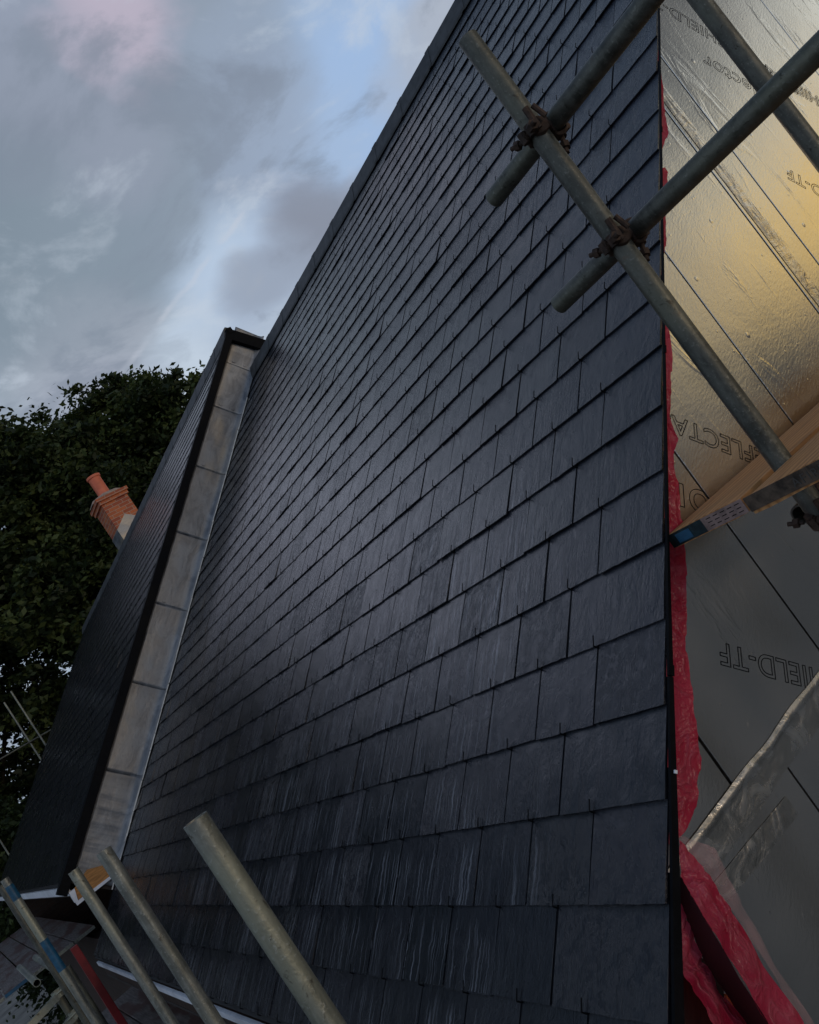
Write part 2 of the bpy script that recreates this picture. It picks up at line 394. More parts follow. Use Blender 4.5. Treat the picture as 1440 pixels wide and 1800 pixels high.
def f_memb(t, ob, put, b, out):
    def ridge(scale, d):
        n_, _ = t.noise(t.scale(ob, (1, 1, 1.0)), scale, 3, .5, d)
        return t.math('POWER', t.math('SUBTRACT', 1., t.math('MULTIPLY', t.math('ABSOLUTE', t.math('SUBTRACT', n_, .5)), 6., clamp=True), clamp=True), 2.)
    r1 = ridge(13., .8); r2 = ridge(34., .5); n2, _ = t.noise(ob, 5, 3, .5)
    c = t.mix(t.smooth(n2, .35, .65), (.48, .014, .06), (.66, .06, .13))
    c = t.mix(t.math('MULTIPLY', r1, .35), c, (.80, .25, .32))
    hb = t.math('ADD', r1, t.math('MULTIPLY', r2, .35))
    put(base=c, rough=t.lin(n2, .3, .7, .22, .42), spec=.5, normal=t.bump(hb, .7, .006))
    tl = t.new('ShaderNodeBsdfTranslucent'); t.set(tl.inputs[0], (.8, .03, .06))
    mx = t.new('ShaderNodeMixShader'); mx.inputs[0].default_value = .5
    t.l.new(b.outputs[0], mx.inputs[1]); t.l.new(tl.outputs[0], mx.inputs[2]); t.l.new(mx.outputs[0], out.inputs[0])
M_memb = mat('red_membrane', f_memb)
M_membdark = mat('membrane_fold_shade', plain((.035, .0012, .003), .7, 0, .3, 8))  # near-black red: the deep fold's shade painted into the colour
def f_clear(t, ob, put, b, out):
    n1, _ = t.noise(ob, 14, 4, .6, 1.)
    put(base=(.62, .36, .38), rough=.25, normal=t.bump(n1, .5, .01), alpha=t.lin(n1, .3, .7, .22, .5))
M_clear = mat('clear_pink_polythene', f_clear)

def f_wood(t, ob, put, b, out):
    n0, _ = t.noise(t.scale(ob, (1.2, 9, 9)), 1.5, 3, .5, .5)
    w = t.new('ShaderNodeTexWave', wave_type='BANDS', bands_direction='Y'); t.set(w.inputs['Vector'], t.scale(ob, (.35, 1, 1)))
    t.set(w.inputs['Scale'], 14.); t.set(w.inputs['Distortion'], 5.); t.set(w.inputs['Detail'], 3.)
    n1, _ = t.noise(t.scale(ob, (3, 70, 70)), 1.5, 4, .6)
    c = t.mix(w.outputs['Fac'], (.42, .19, .065), (.60, .31, .125))
    c = t.mix(t.math('MULTIPLY', t.smooth(n1, .5, .68), .6), c, (.20, .10, .045))
    c = t.mix(t.math('MULTIPLY', t.smooth(n0, .5, .7), .4), c, (.48, .22, .08))
    put(base=c, rough=.65, spec=.3, normal=t.bump(n1, .3, .002))
M_board = mat('scaffold_board_wood', f_wood)
def f_oldwood(t, ob, put, b, out):
    n1, _ = t.noise(t.scale(ob, (60, 3, 60)), 1.5, 5, .6); n0, _ = t.noise(t.scale(ob, (5, 1.2, 5)), 1.5, 3, .5)
    c = t.mix(t.smooth(n1, .35, .65), (.11, .095, .09), (.22, .19, .18))
    c = t.mix(t.math('MULTIPLY', t.smooth(n0, .5, .62), .75), c, (.10, .045, .038))
    put(base=c, rough=.55, spec=.4, normal=t.bump(n1, .3, .002))
M_oldboard = mat('weathered_board', f_oldwood)

def f_brick(scale, ca, cb, mort, axes):
    def f(t, ob, put, b, out):
        s = t.new('ShaderNodeSeparateXYZ'); t.l.new(ob, s.inputs[0]); cv = t.new('ShaderNodeCombineXYZ')
        t.set(cv.inputs[0], t.math('ADD', s.outputs[0], s.outputs[1])); t.set(cv.inputs[1], s.outputs[2])
        br = t.new('ShaderNodeTexBrick'); t.l.new(cv.outputs[0], br.inputs['Vector'])
        for k, v in (('Color1', (*ca, 1)), ('Color2', (*cb, 1)), ('Mortar', (*mort, 1)), ('Scale', 1.), ('Mortar Size', .006), ('Mortar Smooth', .3), ('Bias', 0.), ('Brick Width', .225), ('Row Height', .075)): br.inputs[k].default_value = v
        n, _ = t.noise(ob, 25, 4, .6)
        c = t.mix(t.math('MULTIPLY', t.smooth(n, .5, .75), .5), br.outputs['Color'], tuple(x * .45 for x in ca))
        put(base=c, rough=.85, normal=t.bump(t.math('SUBTRACT', t.math('MULTIPLY', n, .3), br.outputs['Fac']), .6, .006))
    return f
M_brick = mat('orange_red_brick', f_brick(1, (.58, .17, .065), (.36, .09, .05), (.46, .36, .28), 'xz'))
M_wallbrick = mat('brown_brick_wall', f_brick(1, (.06, .032, .024), (.04, .024, .02), (.05, .042, .036), 'yz'))

# ------------------------------------------------------------------ ground
tag(mesh_obj('ground', [(-400, -400, 0), (400, -400, 0), (400, 400, 0), (-400, 400, 0)], [(0, 1, 2, 3)], M_ground), kind='structure')
M_paving = mat('brick_paving', f_brick(1, (.075, .045, .032), (.05, .034, .026), (.03, .028, .025), 'xy'))
tag(mesh_obj('paving', [(-6, -4, .006), (.95, -4, .006), (.95, 24, .006), (-6, 24, .006)], [(0, 1, 2, 3)], M_paving), kind='structure')

# ------------------------------------------------------------------ house
house = empty('house', (XR, UV, 0), 'slate-roofed house under construction with foil-boarded gable end and lead-clad step in its roof', 'house')

def slates(name, u0, u1, v0, k0, k1, h, verge, lod, par, mw=ROOF, gap=None, vtop=None):
    mb = MB(); jb = MB(); RS = 1. if lod else .06
    for k in range(k0, k1 + 1):
        va = v0 + k * G
        u = u0; first = True
        while u < u1 - .02:
            w = (WS if k % 2 else WS * 1.5) if (first and verge) else WS
            if first and not verge: w = WS * (1 if k % 2 else .5)
            first = False
            ue = min(u + w, u1)
            rnd = random.random()
            if gap and k == gap[0] and u <= gap[1] < ue: ue_ = ue - .055
            else: ue_ = ue
            g_ = random.uniform(.0030, .0042) if random.random() < .85 else .0050
            j = random.gauss(0, .0014) * RS; sk = random.gauss(0, .0016) * RS
            lift = random.gauss(0, .0013) * RS + .0026 + (.004 if random.random() < .04 * RS else 0)
            twist = random.gauss(0, .0010) * RS
            nx = 12 if (lod and u < 5) else (5 if lod else 1)
            a, b_ = u + g_, ue_ - g_
            L = G * 1.32; th = .0054
            vs = []; nv = 3 if lod else 1
            for r_ in range(nv + 1):
                s_ = r_ / nv
                for i in range(nx + 1):
                    q = i / nx; uu = a + (b_ - a) * q; vv = va + j + sk * (q - .5) + L * s_
                    hz = h + lift * (1 - s_) - .0052 * s_ * 1.6 + twist * (q - .5) * (1 - s_)
                    if lod:
                        if r_ == 0:
                            nn = noise.noise(Vector((uu * 42, va * 31, rnd * 40))); n3_ = noise.noise(Vector((uu * 150, va * 31, rnd * 40)))
                            vv += .0016 * nn + .0011 * n3_ - .001
                            hz -= .0010 + .0008 * abs(n3_)
                        if i in (0, nx) and 0 < r_: uu += .0009 * noise.noise(Vector((vv * 60, uu * 7, 1)))
                        hz += .0006 * noise.noise(Vector((uu * 9, vv * 9, rnd * 9)))
                    vs.append((vv, uu, hz))
            fs = []
            for r_ in range(nv):
                for i in range(nx):
                    p = r_ * (nx + 1) + i; fs.append((p, p + nx + 1, p + nx + 2, p + 1)[::-1])
            nb = len(vs)
            for i in range(nx + 1):
                x_, y_, z_ = vs[i]; vs.append((x_ + .001, y_, z_ - th))
            for i in range(nx): fs.append((i, nb + i, nb + i + 1, i + 1)[::-1])
            # sides
            L0 = nv * (nx + 1)
            vs.append((vs[L0][0], vs[L0][1], vs[L0][2] - th)); vs.append((vs[L0 + nx][0], vs[L0 + nx][1], vs[L0 + nx][2] - th))
            lf = [r_ * (nx + 1) for r_ in range(nv + 1)]; rt = [x + nx for x in lf]
            fs.append(tuple([nb] + lf + [len(vs) - 2])[::-1]); fs.append(tuple([nb + nx] + rt + [len(vs) - 1]))
            mb.add(vs, fs, rnd)
            if lod and ue < u1 - .03:      # black strip over the joint: hook shank with the gap's shade painted in
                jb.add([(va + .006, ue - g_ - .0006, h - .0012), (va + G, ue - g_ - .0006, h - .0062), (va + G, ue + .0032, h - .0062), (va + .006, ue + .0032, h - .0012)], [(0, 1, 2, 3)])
            u = ue
    o = mb.build(name, M_slate if lod else M_slate_far, par, mw, attr='rnd')
    if lod: tag(jb.build('joint_shank_shade', M_black, o, mw), kind='stuff')
    return o

# main roof
KT = int((VR - V0) / G)
gapk = int((1.14 - V0) // G)
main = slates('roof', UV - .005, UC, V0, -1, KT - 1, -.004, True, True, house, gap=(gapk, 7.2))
tag(main, 'near roof slope of dark blue-grey slates')
# sarking under the slates, both slopes
mb = MB(); mb.box((VE, YG + .03, -.055), (VR + .03, UC, -.016)); mb.box((VE + .01, UV + .012, -.0135), (VR + .02, YG + .03, -.0105)); mb.build('underlay', M_deckboard, main, ROOF)
mb = MB(); mb.box((VE, UV + .01, -.055), (VR + .03, UC, -.016)); o = mb.build('rear_slope', M_slate, house, MIR @ ROOF)
# slipped slate: pale strip behind the gap
mb = MB(); gu = 7.2
mb.box((V0 + gapk * G + .005, 7.10, -.015), (V0 + gapk * G + .11, 7.30, -.0125)); mb.build('lead_soaker', M_leadlip, main, ROOF)

# slate hooks (one per slate foot): nearest hundred as parts
hooks = []
for k in range(-1, KT):
    base_off = (WS if (k - 1) % 2 else WS * 1.5)
    u = UV - .005 + base_off
    while u < UC - .05:
        hooks.append((k, u)); u += WS
hooks.sort(key=lambda q: (Vector(RP(V0 + q[0] * G, q[1])) - Vector((0, 0, EYE))).length)
def hook_geo(mb, V, U):
    h = .0015
    mb.tube((V - .0045, U, h + .0035), (V + .022, U, h + .0052), .0017, 5)
    mb.tube((V - .0045, U, h + .0035), (V - .006, U, h - .012), .0021, 5)
hp = MB(); hook_geo(hp, 0, 0)
hproto = None
hs = MB()
for i, (k, u) in enumerate(hooks):
    V = V0 + k * G; U = u + random.gauss(0, .0015)
    if i < 100:
        if hproto is None:
            hproto = hp.build('slate_hook', M_black, main, ROOF @ Matrix.Translation((V, U, 0)))
        else:
            o = hproto.copy(); COL.objects.link(o); o.parent = main; o.matrix_basis = ROOF @ Matrix.Translation((V, U, 0)); o.matrix_parent_inverse = wm(main).inverted()
    else: hook_geo(hs, V, U)
tag(hs.build('slate_hooks', M_black, main, ROOF), kind='stuff')

# verge trim: black dry-verge, in lengths, proud of the gable
def trim_depth(v): return float(np.interp(v, [-.3, 0, .39, .9, 1.6, 6.2], [.032, .028, .021, .012, .009, .008]))
mb = MB()
v = VE - .02
while v < VR:
    e = min(v + .9, VR + .02); n_ = 6
    for i in range(n_):
        a = v + (e - .002 - v) * i / n_; b_ = v + (e - .002 - v) * (i + 1) / n_; da, db = trim_depth(a), trim_depth(b_)
        vs = [(a, UV - .016, -.005), (b_, UV - .016, -.005), (b_, UV - .016, -db), (a, UV - .016, -da), (a, UV - .008, -.005), (b_, UV - .008, -.005), (b_, UV - .006, -db), (a, UV - .006, -da)]
        mb.add(vs, [(0, 1, 2, 3), (7, 6, 5, 4), (3, 2, 6, 7), (1, 0, 4, 5)])
    d_ = trim_depth(v); mb.box((v, UV - .018, -d_ - .001), (v + .025, UV - .0165, -.006))
    v = e
o = mb.build('verge_trim', M_black, main, ROOF)
mb = MB(); mb.box((.43, UV - .022, -.017), (.437, UV - .0185, -.010)); mb.build('white_clip', M_white, main, ROOF)
# ridge cap in 0.5 m lengths
def ridge_cap(u0, u1, vr, h, par, step=.5):
    u = u0; i = 0
    xr = XR; zr = RP(vr, 0, h).z
    apz = XR
    while u < u1 - .01:
        e = min(u + step, u1)
        mb = MB(); wing = .13; t_ = .016; o_ = .010
        for (ua, ub, up) in ((u, e - .03, 0.), (e - .04, e + .010, .005)):
            A = RP(vr - wing, 0, h + .012 + up); top_z = zr + .075 + up
            B = Vector((xr, 0, top_z)); Cc = Vector((2 * xr - A.x, 0, A.z))
            pr = [(A.x, A.z), (xr - .03, top_z - .018), (xr, top_z), (xr + .03, top_z - .018), (Cc.x, Cc.z), (Cc.x, Cc.z - t_), (xr, top_z - t_ - .012), (A.x, A.z - t_)]
            mb.prism(pr[::-1], ua, min(ub, u1))
        mb.build('ridge_tile', M_ridge, par)
        u = e
ridge_cap(UV - .01, UC + .1, VR, 0., main)

# fascia and soffit of the main eave
xe, ze = RP(VE, 0).x, RP(VE, 0).z
mb = MB(); mb.box((xe + .002, UV + .03, ze - .082), (xe + .022, UC - .01, ze - .046)); o = mb.build('white_fascia', M_white, main)
mb = MB(); mb.box((xe + .022, UV + .03, ze - .20), (.95, UC, ze - .18)); mb.build('soffit', M_soffit, main)
mb = MB(); mb.box((xe + .024, UV + .03, ze - .18), (xe + .045, UC, ze - .05)); mb.build('eave_board', M_timber, main)

# raised roof beyond the step: two slopes
V0R = V0 + .31; VRR = RP(0, 0, HR); VTOP = (XR - VRR.x) / CT; zridge2 = RP(VTOP, 0, HR).z
KR = int((VTOP - V0R) / G)
raised = slates('raised_roof', UC - .0, UF, V0R, 0, KR - 1, HR, False, False, house)
tag(raised, 'raised far roof slope of slates beyond the lead-clad step')
mb = MB(); mb.box((V0R - .02, UC + .02, HR - .055), (VTOP, UF, HR - .018)); mb.build('underlay', M_deckboard, raised, ROOF)
mb = MB(); mb.box((V0R - .02, UC, HR - .055), (VTOP, UF, HR - .0)); mb.build('rear_slope', M_slate, raised, MIR @ ROOF)
ridge_cap(UC - .03, UF, VTOP, HR, raised)
# black verge board round the step: front and rear slope
mb = MB(); mb.box((V0R - .10, UC - .085, HR - .070), (VTOP + .02, UC + .05, HR + .018)); o = mb.build('verge_board', M_black, raised, ROOF); bevel(o, .004)
mb = MB(); mb.box((V0R, UC - .084, HR - .13), (VTOP + .03, UC + .05, HR + .016)); o = mb.build('verge_board', M_black, raised, MIR @ ROOF)
mb = MB(); mb.box((XR - .03, UC - .09, zridge2 - .05), (XR + .035, UC + .03, zridge2 + .028)); o = mb.build('ridge_end_cap', M_black, raised)
# eave of the raised roof
xe2, ze2 = RP(V0R, 0, HR).x, RP(V0R, 0, HR).z
mb = MB(); mb.box((xe2 + .0, UC - .02, ze2 - .135), (xe2 + .022, UF, ze2 - .055)); mb.build('white_fascia', M_white, raised)
mb = MB(); mb.box((xe2 + .022, UC, ze2 - .16), (.95, UF, ze2 - .135)); mb.build('soffit', M_soffit, raised)
# lead-clad cheek: separate overlapping sheets
cheek = mesh_obj('step_wall', *(lambda b: (b.v, b.f))((lambda b: (b.box((.30, UC, -.05), (VTOP - .05, UC + .06, HR - .06)), b)[1])(MB())), M_soffit, house, ROOF)
js = [.33, 1.27, 2.119, 2.958, 3.786, 4.619, 5.448, 6.09, 6.62]
for i in range(len(js) - 1):
    a, b_ = js[i], js[i + 1] + .02
    n = 26; mrow = 10; vs = []; fs = []
    for r_ in range(mrow + 1):
        for c_ in range(n + 1):
            vv = a + (b_ - a) * c_ / n; q = r_ / mrow
            hh = -.004 + (HR - .070 + .006) * q
            uu = UC - .012 - .004 * (1 - c_ / n)
            uu -= .006 * noise.noise(Vector((vv * 2.2, q * 1.3, 4 + i)))
            if i == 0: uu -= .010 * abs(noise.noise(Vector((vv * 9, q * .5, 2))))
            if r_ == 0:
                uu -= .050 + .014 * noise.noise(Vector((vv * 7, 3, i))); hh = .004 + .004 * noise.noise(Vector((vv * 11, 9, i))); 
            if r_ == 1: uu -= .012
            vs.append((vv, uu, hh))
    for r_ in range(mrow):
        for c_ in range(n):
            p = r_ * (n + 1) + c_; fs.append((p, p + 1, p + n + 2, p + n + 1))
    o = mesh_obj('lead_sheet', vs, fs, M_lead, cheek, ROOF, smooth=True)
    md = o.modifiers.new('thick', 'SOLIDIFY'); md.thickness = .003; md.offset = 0
# bright turned lip of the lead where it lies on the slates
mb = MB(); vv = .30
while vv < 5.6:
    L = random.uniform(.10, .30); s0 = .066 + random.uniform(-.008, .010)
    mb.box((vv, UC - s0 - .006, .003), (vv + L - .006, UC - s0, .011 + random.uniform(0, .004))); vv += L
mb.build('lead_lip', M_leadlip, cheek, ROOF)
# lead clips (small round dabs at each lap)
for j_ in js[1:-1]:
    for q in (.30, .62):
        mb = MB(); c = Vector((j_ + .055, UC - .022, HR * q)); mb.tube(c, c + Vector((0, .006, 0)), .024, 12); mb.build('lead_dot', M_lead, cheek, ROOF)
# boxed end of the raised eave: ply end with white edging
mb = MB(); mb.prism([(xe2 + .03, 5.502), (1.07, 5.498), (1.17, 5.575), (.96, 5.665), (.80, 5.60)], UC - .07, UC - .05)
mb.build('ply_end', M_orange, raised)
mb = MB(); mb.prism([(xe2 - .0, 5.468), (1.09, 5.475), (1.09, 5.499), (xe2 - .0, 5.499)], UC - .085, UC - .045)
mb.prism([(xe2 - .004, 5.50), (xe2 + .024, 5.50), (xe2 + .05, 5.60), (xe2 - .004, 5.60)], UC - .083, UC - .02)
mb.build('white_edging', M_white, raised)
# walls
mb = MB(); mb.box((.95, UV + .14, 0), (1.05, UF - .2, 4.86)); mb.build('front_wall', M_wallbrick, house)
mb = MB(); mb.prism([(1.0, 0), (2 * XR - 1.0, 0), (2 * XR - 1.0, RP(.25, 0, -.07).z), (XR, RP(VR, 0, -.07).z - .02), (1.0, RP(.25, 0, -.07).z)], UV + .14, UV + .20)
mb.build('gable_wall', M_wallbrick, house)
mb = MB(); mb.box((2 * XR - 1.05, UV + .2, 0), (2 * XR - .95, UF - .2, 5.0)); mb.build('rear_wall', M_wallbrick, house)
mb = MB(); mb.prism([(1.0, 0), (2 * XR - 1.0, 0), (2 * XR - 1.0, 5.5), (XR, zridge2 - .1), (1.0, 5.5)], UF - .3, UF - .2)
mb.build('gable_wall', M_wallbrick, house)

# ------------------------------------------------------------------ foil boards on the gable

def roof_z(x): return RP(0, 0, -.018).z + (x - RP(0, 0, -.018).x) * math.tan(TH)
seams = [.80, 1.338, 1.862, 2.385, 2.900, 3.101, 3.60, 4.101, 4.62, 5.14]
ZT = 5.25
def board(x0, x1, z0, z1a, z1b):
    g_ = .0040
    mb = MB()
    x0 += g_; x1 -= g_
    if z1a - z0 > .01: poly = [(x0, z0), (x1, z0), (x1, z1b), (x0, z1a)]
    else: return None
    y = YG + random.uniform(-.0012, .0012)
    mb.prism(poly, y, y + .06)
    o = mb.build('insulation_board', M_foil, house); bevel(o, .0015, 1); return o
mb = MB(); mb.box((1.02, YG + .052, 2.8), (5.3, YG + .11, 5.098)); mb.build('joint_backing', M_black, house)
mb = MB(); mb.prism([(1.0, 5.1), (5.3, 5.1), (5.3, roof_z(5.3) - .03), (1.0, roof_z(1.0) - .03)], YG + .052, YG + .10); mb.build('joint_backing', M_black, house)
for i in range(len(seams) - 1):
    x0, x1 = seams[i], seams[i + 1]
    if x1 - x0 < .25:
        pass
    za, zb = roof_z(x0), roof_z(x1)
    if x0 < 1: x0 = 1.0; za = roof_z(1.0)
    board(x0, x1, ZT, za, zb)
lows = [.95, 1.514, 2.04, 2.56, 3.08, 3.60, 4.12, 4.64, 5.2]
for i in range(len(lows) - 1): board(lows[i], lows[i + 1], 2.8, ZT - .006, ZT - .006)
# crumpled foil tape
def tape(p0, p1, w, amp, seed, ridge=.0, mt=None):
    p0 = Vector(p0); p1 = Vector(p1); L = (p1 - p0).length; d = (p1 - p0).normalized(); s = Vector((-d.z, 0, d.x))
    n = int(L / .008); mrow = 12; vs = []; fs = []
    for i in range(n + 1):
        for j in range(mrow + 1):
            q = j / mrow - .5; x = i / n * L
            P = p0 + d * x + s * (q * w * (1 + .12 * noise.noise(Vector((x * 7, seed, 0)))))
            kf = 22 if mt is None else 10
            cr = abs(noise.noise(Vector((x * kf + q * 2, q * 5, seed)))) + .5 * abs(noise.noise(Vector((x * kf * 2.4, q * 12, seed + 3))))
            edge = 1 - (2 * abs(q)) ** 4
            y = YG - .0022 - amp * cr * edge - ridge * math.exp(-((q - .36) / .07) ** 2)
            vs.append((P.x, y, P.z))
    for i in range(n):
        for j in range(mrow):
            p = i * (mrow + 1) + j; fs.append((p, p + mrow + 1, p + mrow + 2, p + 1))
    o = mesh_obj('foil_tape', vs, fs, mt or M_tape, house, smooth=True)
    return o
tape((2.955, 0, 5.3), (2.955, 0, roof_z(2.95) - .02), .066, .0035, 3, .0, M_tape2)
tape((1.0, 0, 5.270), (4.9, 0, 5.268), .085, .0016, 8, .006, M_tape2)
# the patch of loose creased foil under the tape
tape((1.06, 0, 5.195), (1.45, 0, 5.170), .05, .0015, 15, 0, M_tape2)

# printed outline lettering, running across the boards at 45 degrees, upside down as fitted
RDIR = Vector((-.7071, 0, .7071)); UP = Vector((-.7071, 0, -.7071))
def printed(txt, end, size, thick=.0009):
    cu = bpy.data.curves.new('txt', 'FONT'); cu.body = txt; cu.size = size; cu.align_x = 'RIGHT'
    cu.fill_mode = 'NONE'; cu.bevel_depth = thick; cu.bevel_resolution = 0; cu.resolution_u = 5; cu.space_character = 1.06; cu.offset = .0006
    to = bpy.data.objects.new('txt', cu); COL.objects.link(to)
    dg = bpy.context.evaluated_depsgraph_get(); me = bpy.data.meshes.new_from_object(to.evaluated_get(dg))
    bpy.data.objects.remove(to)
    o = bpy.data.objects.new('printed_text', me); COL.objects.link(o); me.materials.clear(); me.materials.append(M_ink)
    nrm = RDIR.cross(UP)
    M_ = Matrix((RDIR, UP, nrm)).transposed().to_4x4(); M_.translation = Vector((end[0], YG - .0012, end[1]))
    bm = bmesh.new(); bm.from_mesh(me)          # nothing is printed beyond the edge of the boards
    Mi = (M_ @ Matrix.Diagonal((1, 1, .15, 1))).inverted(); co = Mi @ RP(1, YG, -.02); no = (Mi.transposed().inverted().to_3x3() @ Vector((-ST, 0, CT))).normalized()
    bmesh.ops.bisect_plane(bm, geom=bm.verts[:] + bm.edges[:] + bm.faces[:], plane_co=co, plane_no=no, clear_outer=True)
    bm.to_mesh(me); bm.free()
    o.matrix_basis = M_ @ Matrix.Diagonal((1, 1, .15, 1)); parent(o, house)
    return o
T_ = 'REFLECTASHIELD-TF'
for txt, end, sz in ((T_, (1.572, 5.552), .083), (T_, (1.66, 6.35), .083), (T_, (3.345, 6.560), .083), (T_, (3.300, 7.420), .083),
                     ('Reflector', (3.37, 7.10), .105), ('tor', (1.775, 5.935), .150), (T_, (3.70, 7.03), .083)):
    printed(txt, end, sz, .0009 if end[0] < 3 else .0015)
# timber under the verge foot, orange batten
mb = MB(); mb.box((-.20, UV + .02, -.16), (.10, UV + .06, -.06)); mb.build('rafter_foot', M_timber, house, ROOF)
mb = MB(); mb.box((xe + .05, UV + .045, ze - .22), (.90, UV + .064, ze - .10)); mb.build('rafter_foot', M_timber, house)
mb = MB(); mb.box((.90, UV + .044, 4.80), (.985, UV + .0635, 5.075)); mb.build('orange_batten', M_orange, house)

# ------------------------------------------------------------------ chimney
chim = None
def make_chimney():
    x0, x1, y0, y1 = 5.60, 6.18, 16.60, 17.22
    mb = MB(); mb.box((x0, y0, 9.0), (x1, y1, 10.93)); st = mb.build('chimney', M_brick, house)
    tag(st, 'orange-red brick chimney stack behind the raised ridge')
    mb = MB(); mb.box((x0 - .035, y0 - .035, 10.93), (x1 + .035, y1 + .035, 11.005)); mb.box((x0 - .065, y0 - .065, 11.005), (x1 + .065, y1 + .065, 11.075)); mb.build('corbel', M_brick, st)
    # sloped mortar cap
    c = Vector(((x0 + x1) / 2, (y0 + y1) / 2, 0)); vs = []; fs = []
    rings = [(.40, 11.075), (.40, 11.095), (.36, 11.135), (.17, 11.20), (.12, 11.20)]
    for r_, z_ in rings:
        for i in range(8):
            a = math.pi / 8 + i * math.pi / 4; rr = r_ * (1.02 if r_ > .3 else 1)
            vs.append((c.x + rr * math.cos(a), c.y + rr * math.sin(a), z_))
    for k in range(len(rings) - 1):
        for i in range(8):
            j = (i + 1) % 8; fs.append((k * 8 + i, k * 8 + j, k * 8 + 8 + j, k * 8 + 8 + i))
    mesh_obj('mortar_cap', vs, fs, M_mortar, st)
    # pot: lathe
    prof = [(.135, 11.14), (.132, 11.16), (.128, 11.30), (.130, 11.58), (.133, 11.60), (.150, 11.605), (.152, 11.64), (.148, 11.655), (.118, 11.655), (.112, 11.60), (.105, 11.2)]
    vs = []; fs = []; n = 32
    for r_, z_ in prof:
        for i in range(n):
            a = 2 * math.pi * i / n; vs.append((c.x + r_ * math.cos(a), c.y + r_ * math.sin(a), z_))
    for k in range(len(prof) - 1):
        for i in range(n):
            j = (i + 1) % n; fs.append((k * n + i, k * n + j, k * n + n + j, k * n + n + i))
    o = mesh_obj('chimney_pot', vs, fs, M_pot, st); autosmooth(o)
    # lead flashing: front apron and stepped side piece
    mb = MB(); mb.box((x0 - .012, y0 - .01, 9.7), (x0 - .002, y1 + .01, 10.335)); mb.build('lead_flashing', M_lead, st)
    mb = MB(); mb.prism([(x0 - .012, 9.7), (6.12, 9.7), (6.12, 10.40), (5.90, 10.57), (x0 - .012, 10.335)], y0 - .014, y0 - .003); mb.build('lead_flashing', M_lead, st)
    return st
make_chimney()

# ------------------------------------------------------------------ red membrane
def vc(p): return (RP(p[0], 0, p[1]))
# ragged strip sticking out from under the verge trim
def membrane_strip(prof, label):
    vs = []; fs = []; cols = 10
    n = 0; steps = 60
    Vs = [p[0] for p in prof]
    vlo, vhi = min(Vs), max(Vs); prof = sorted(prof)
    xs = np.array([p[0] for p in prof]); ys = np.array([p[1] for p in prof])
    steps = max(24, int((vhi - vlo) / .008))
    for i in range(steps + 1):
        V = vlo + (vhi - vlo) * i / steps; wd = float(np.interp(V, xs, ys)) * 1.0 + .003 * noise.cell(Vector((V * 26, 2, 0))) * (wdm := 1.) + .002 * noise.noise(Vector((V * 40, 5, 0))); td = .019; wd = max(wd, td + .003)
        wd = max(wd, .004)
        for j in range(cols + 1):
            q = j / cols; h = -td - (wd - td) * q
            y = 1.437 + .007 * noise.noise(Vector((V * 5 + q * 3, q * 1.2, 1))) * q + .009 * (.45 - abs(noise.noise(Vector((V * 6 + q * 1.5, q * 4.5, 5))))) * min(1, q * 3) - .006 * q + .004 * abs(noise.noise(Vector((V * 28 - q * 9, q * 2, 7))))
            y = min(y, YG - .004)
            vs.append(RP(V, y, h))
    for i in range(steps):
        for j in range(cols):
            p = i * (cols + 1) + j; fs.append((p, p + 1, p + cols + 2, p + cols + 1))
    o = mesh_obj('membrane_strip', vs, fs, M_memb, None, smooth=True)
    bm = bmesh.new(); bm.from_mesh(o.data); bm.to_mesh(o.data); bm.free()
    tag(o, label, 'membrane', 'red membrane edges showing along the verge')
    return o
membrane_strip([(2.40, .03), (2.43, .049), (2.53, .072), (2.65, .064), (2.76, .054), (2.86, .044), (2.985, .034), (3.05, .02)], 'topmost crumpled red membrane edge beside the slates, above the upper ledger tube gap')
membrane_strip([(1.705, .041), (1.84, .047), (2.03, .054), (2.12, .058), (2.23, .064), (2.344, .073), (2.35, .06)], 'narrow red membrane edge between the lower ledger tube and the upper strip')
membrane_strip([(.30, .050), (.335, .085), (.372, .108), (.42, .119), (.496, .127), (.594, .113), (.724, .099), (.866, .099), (1.003, .098), (1.097, .091), (1.177, .082), (1.235, .066), (1.256, .064), (1.308, .082), (1.335, .066), (1.379, .057), (1.41, .062), (1.44, .068), (1.598, .071), (1.68, .060), (1.70, .042)], 'long crumpled red membrane edge running down past the scaffold board end')
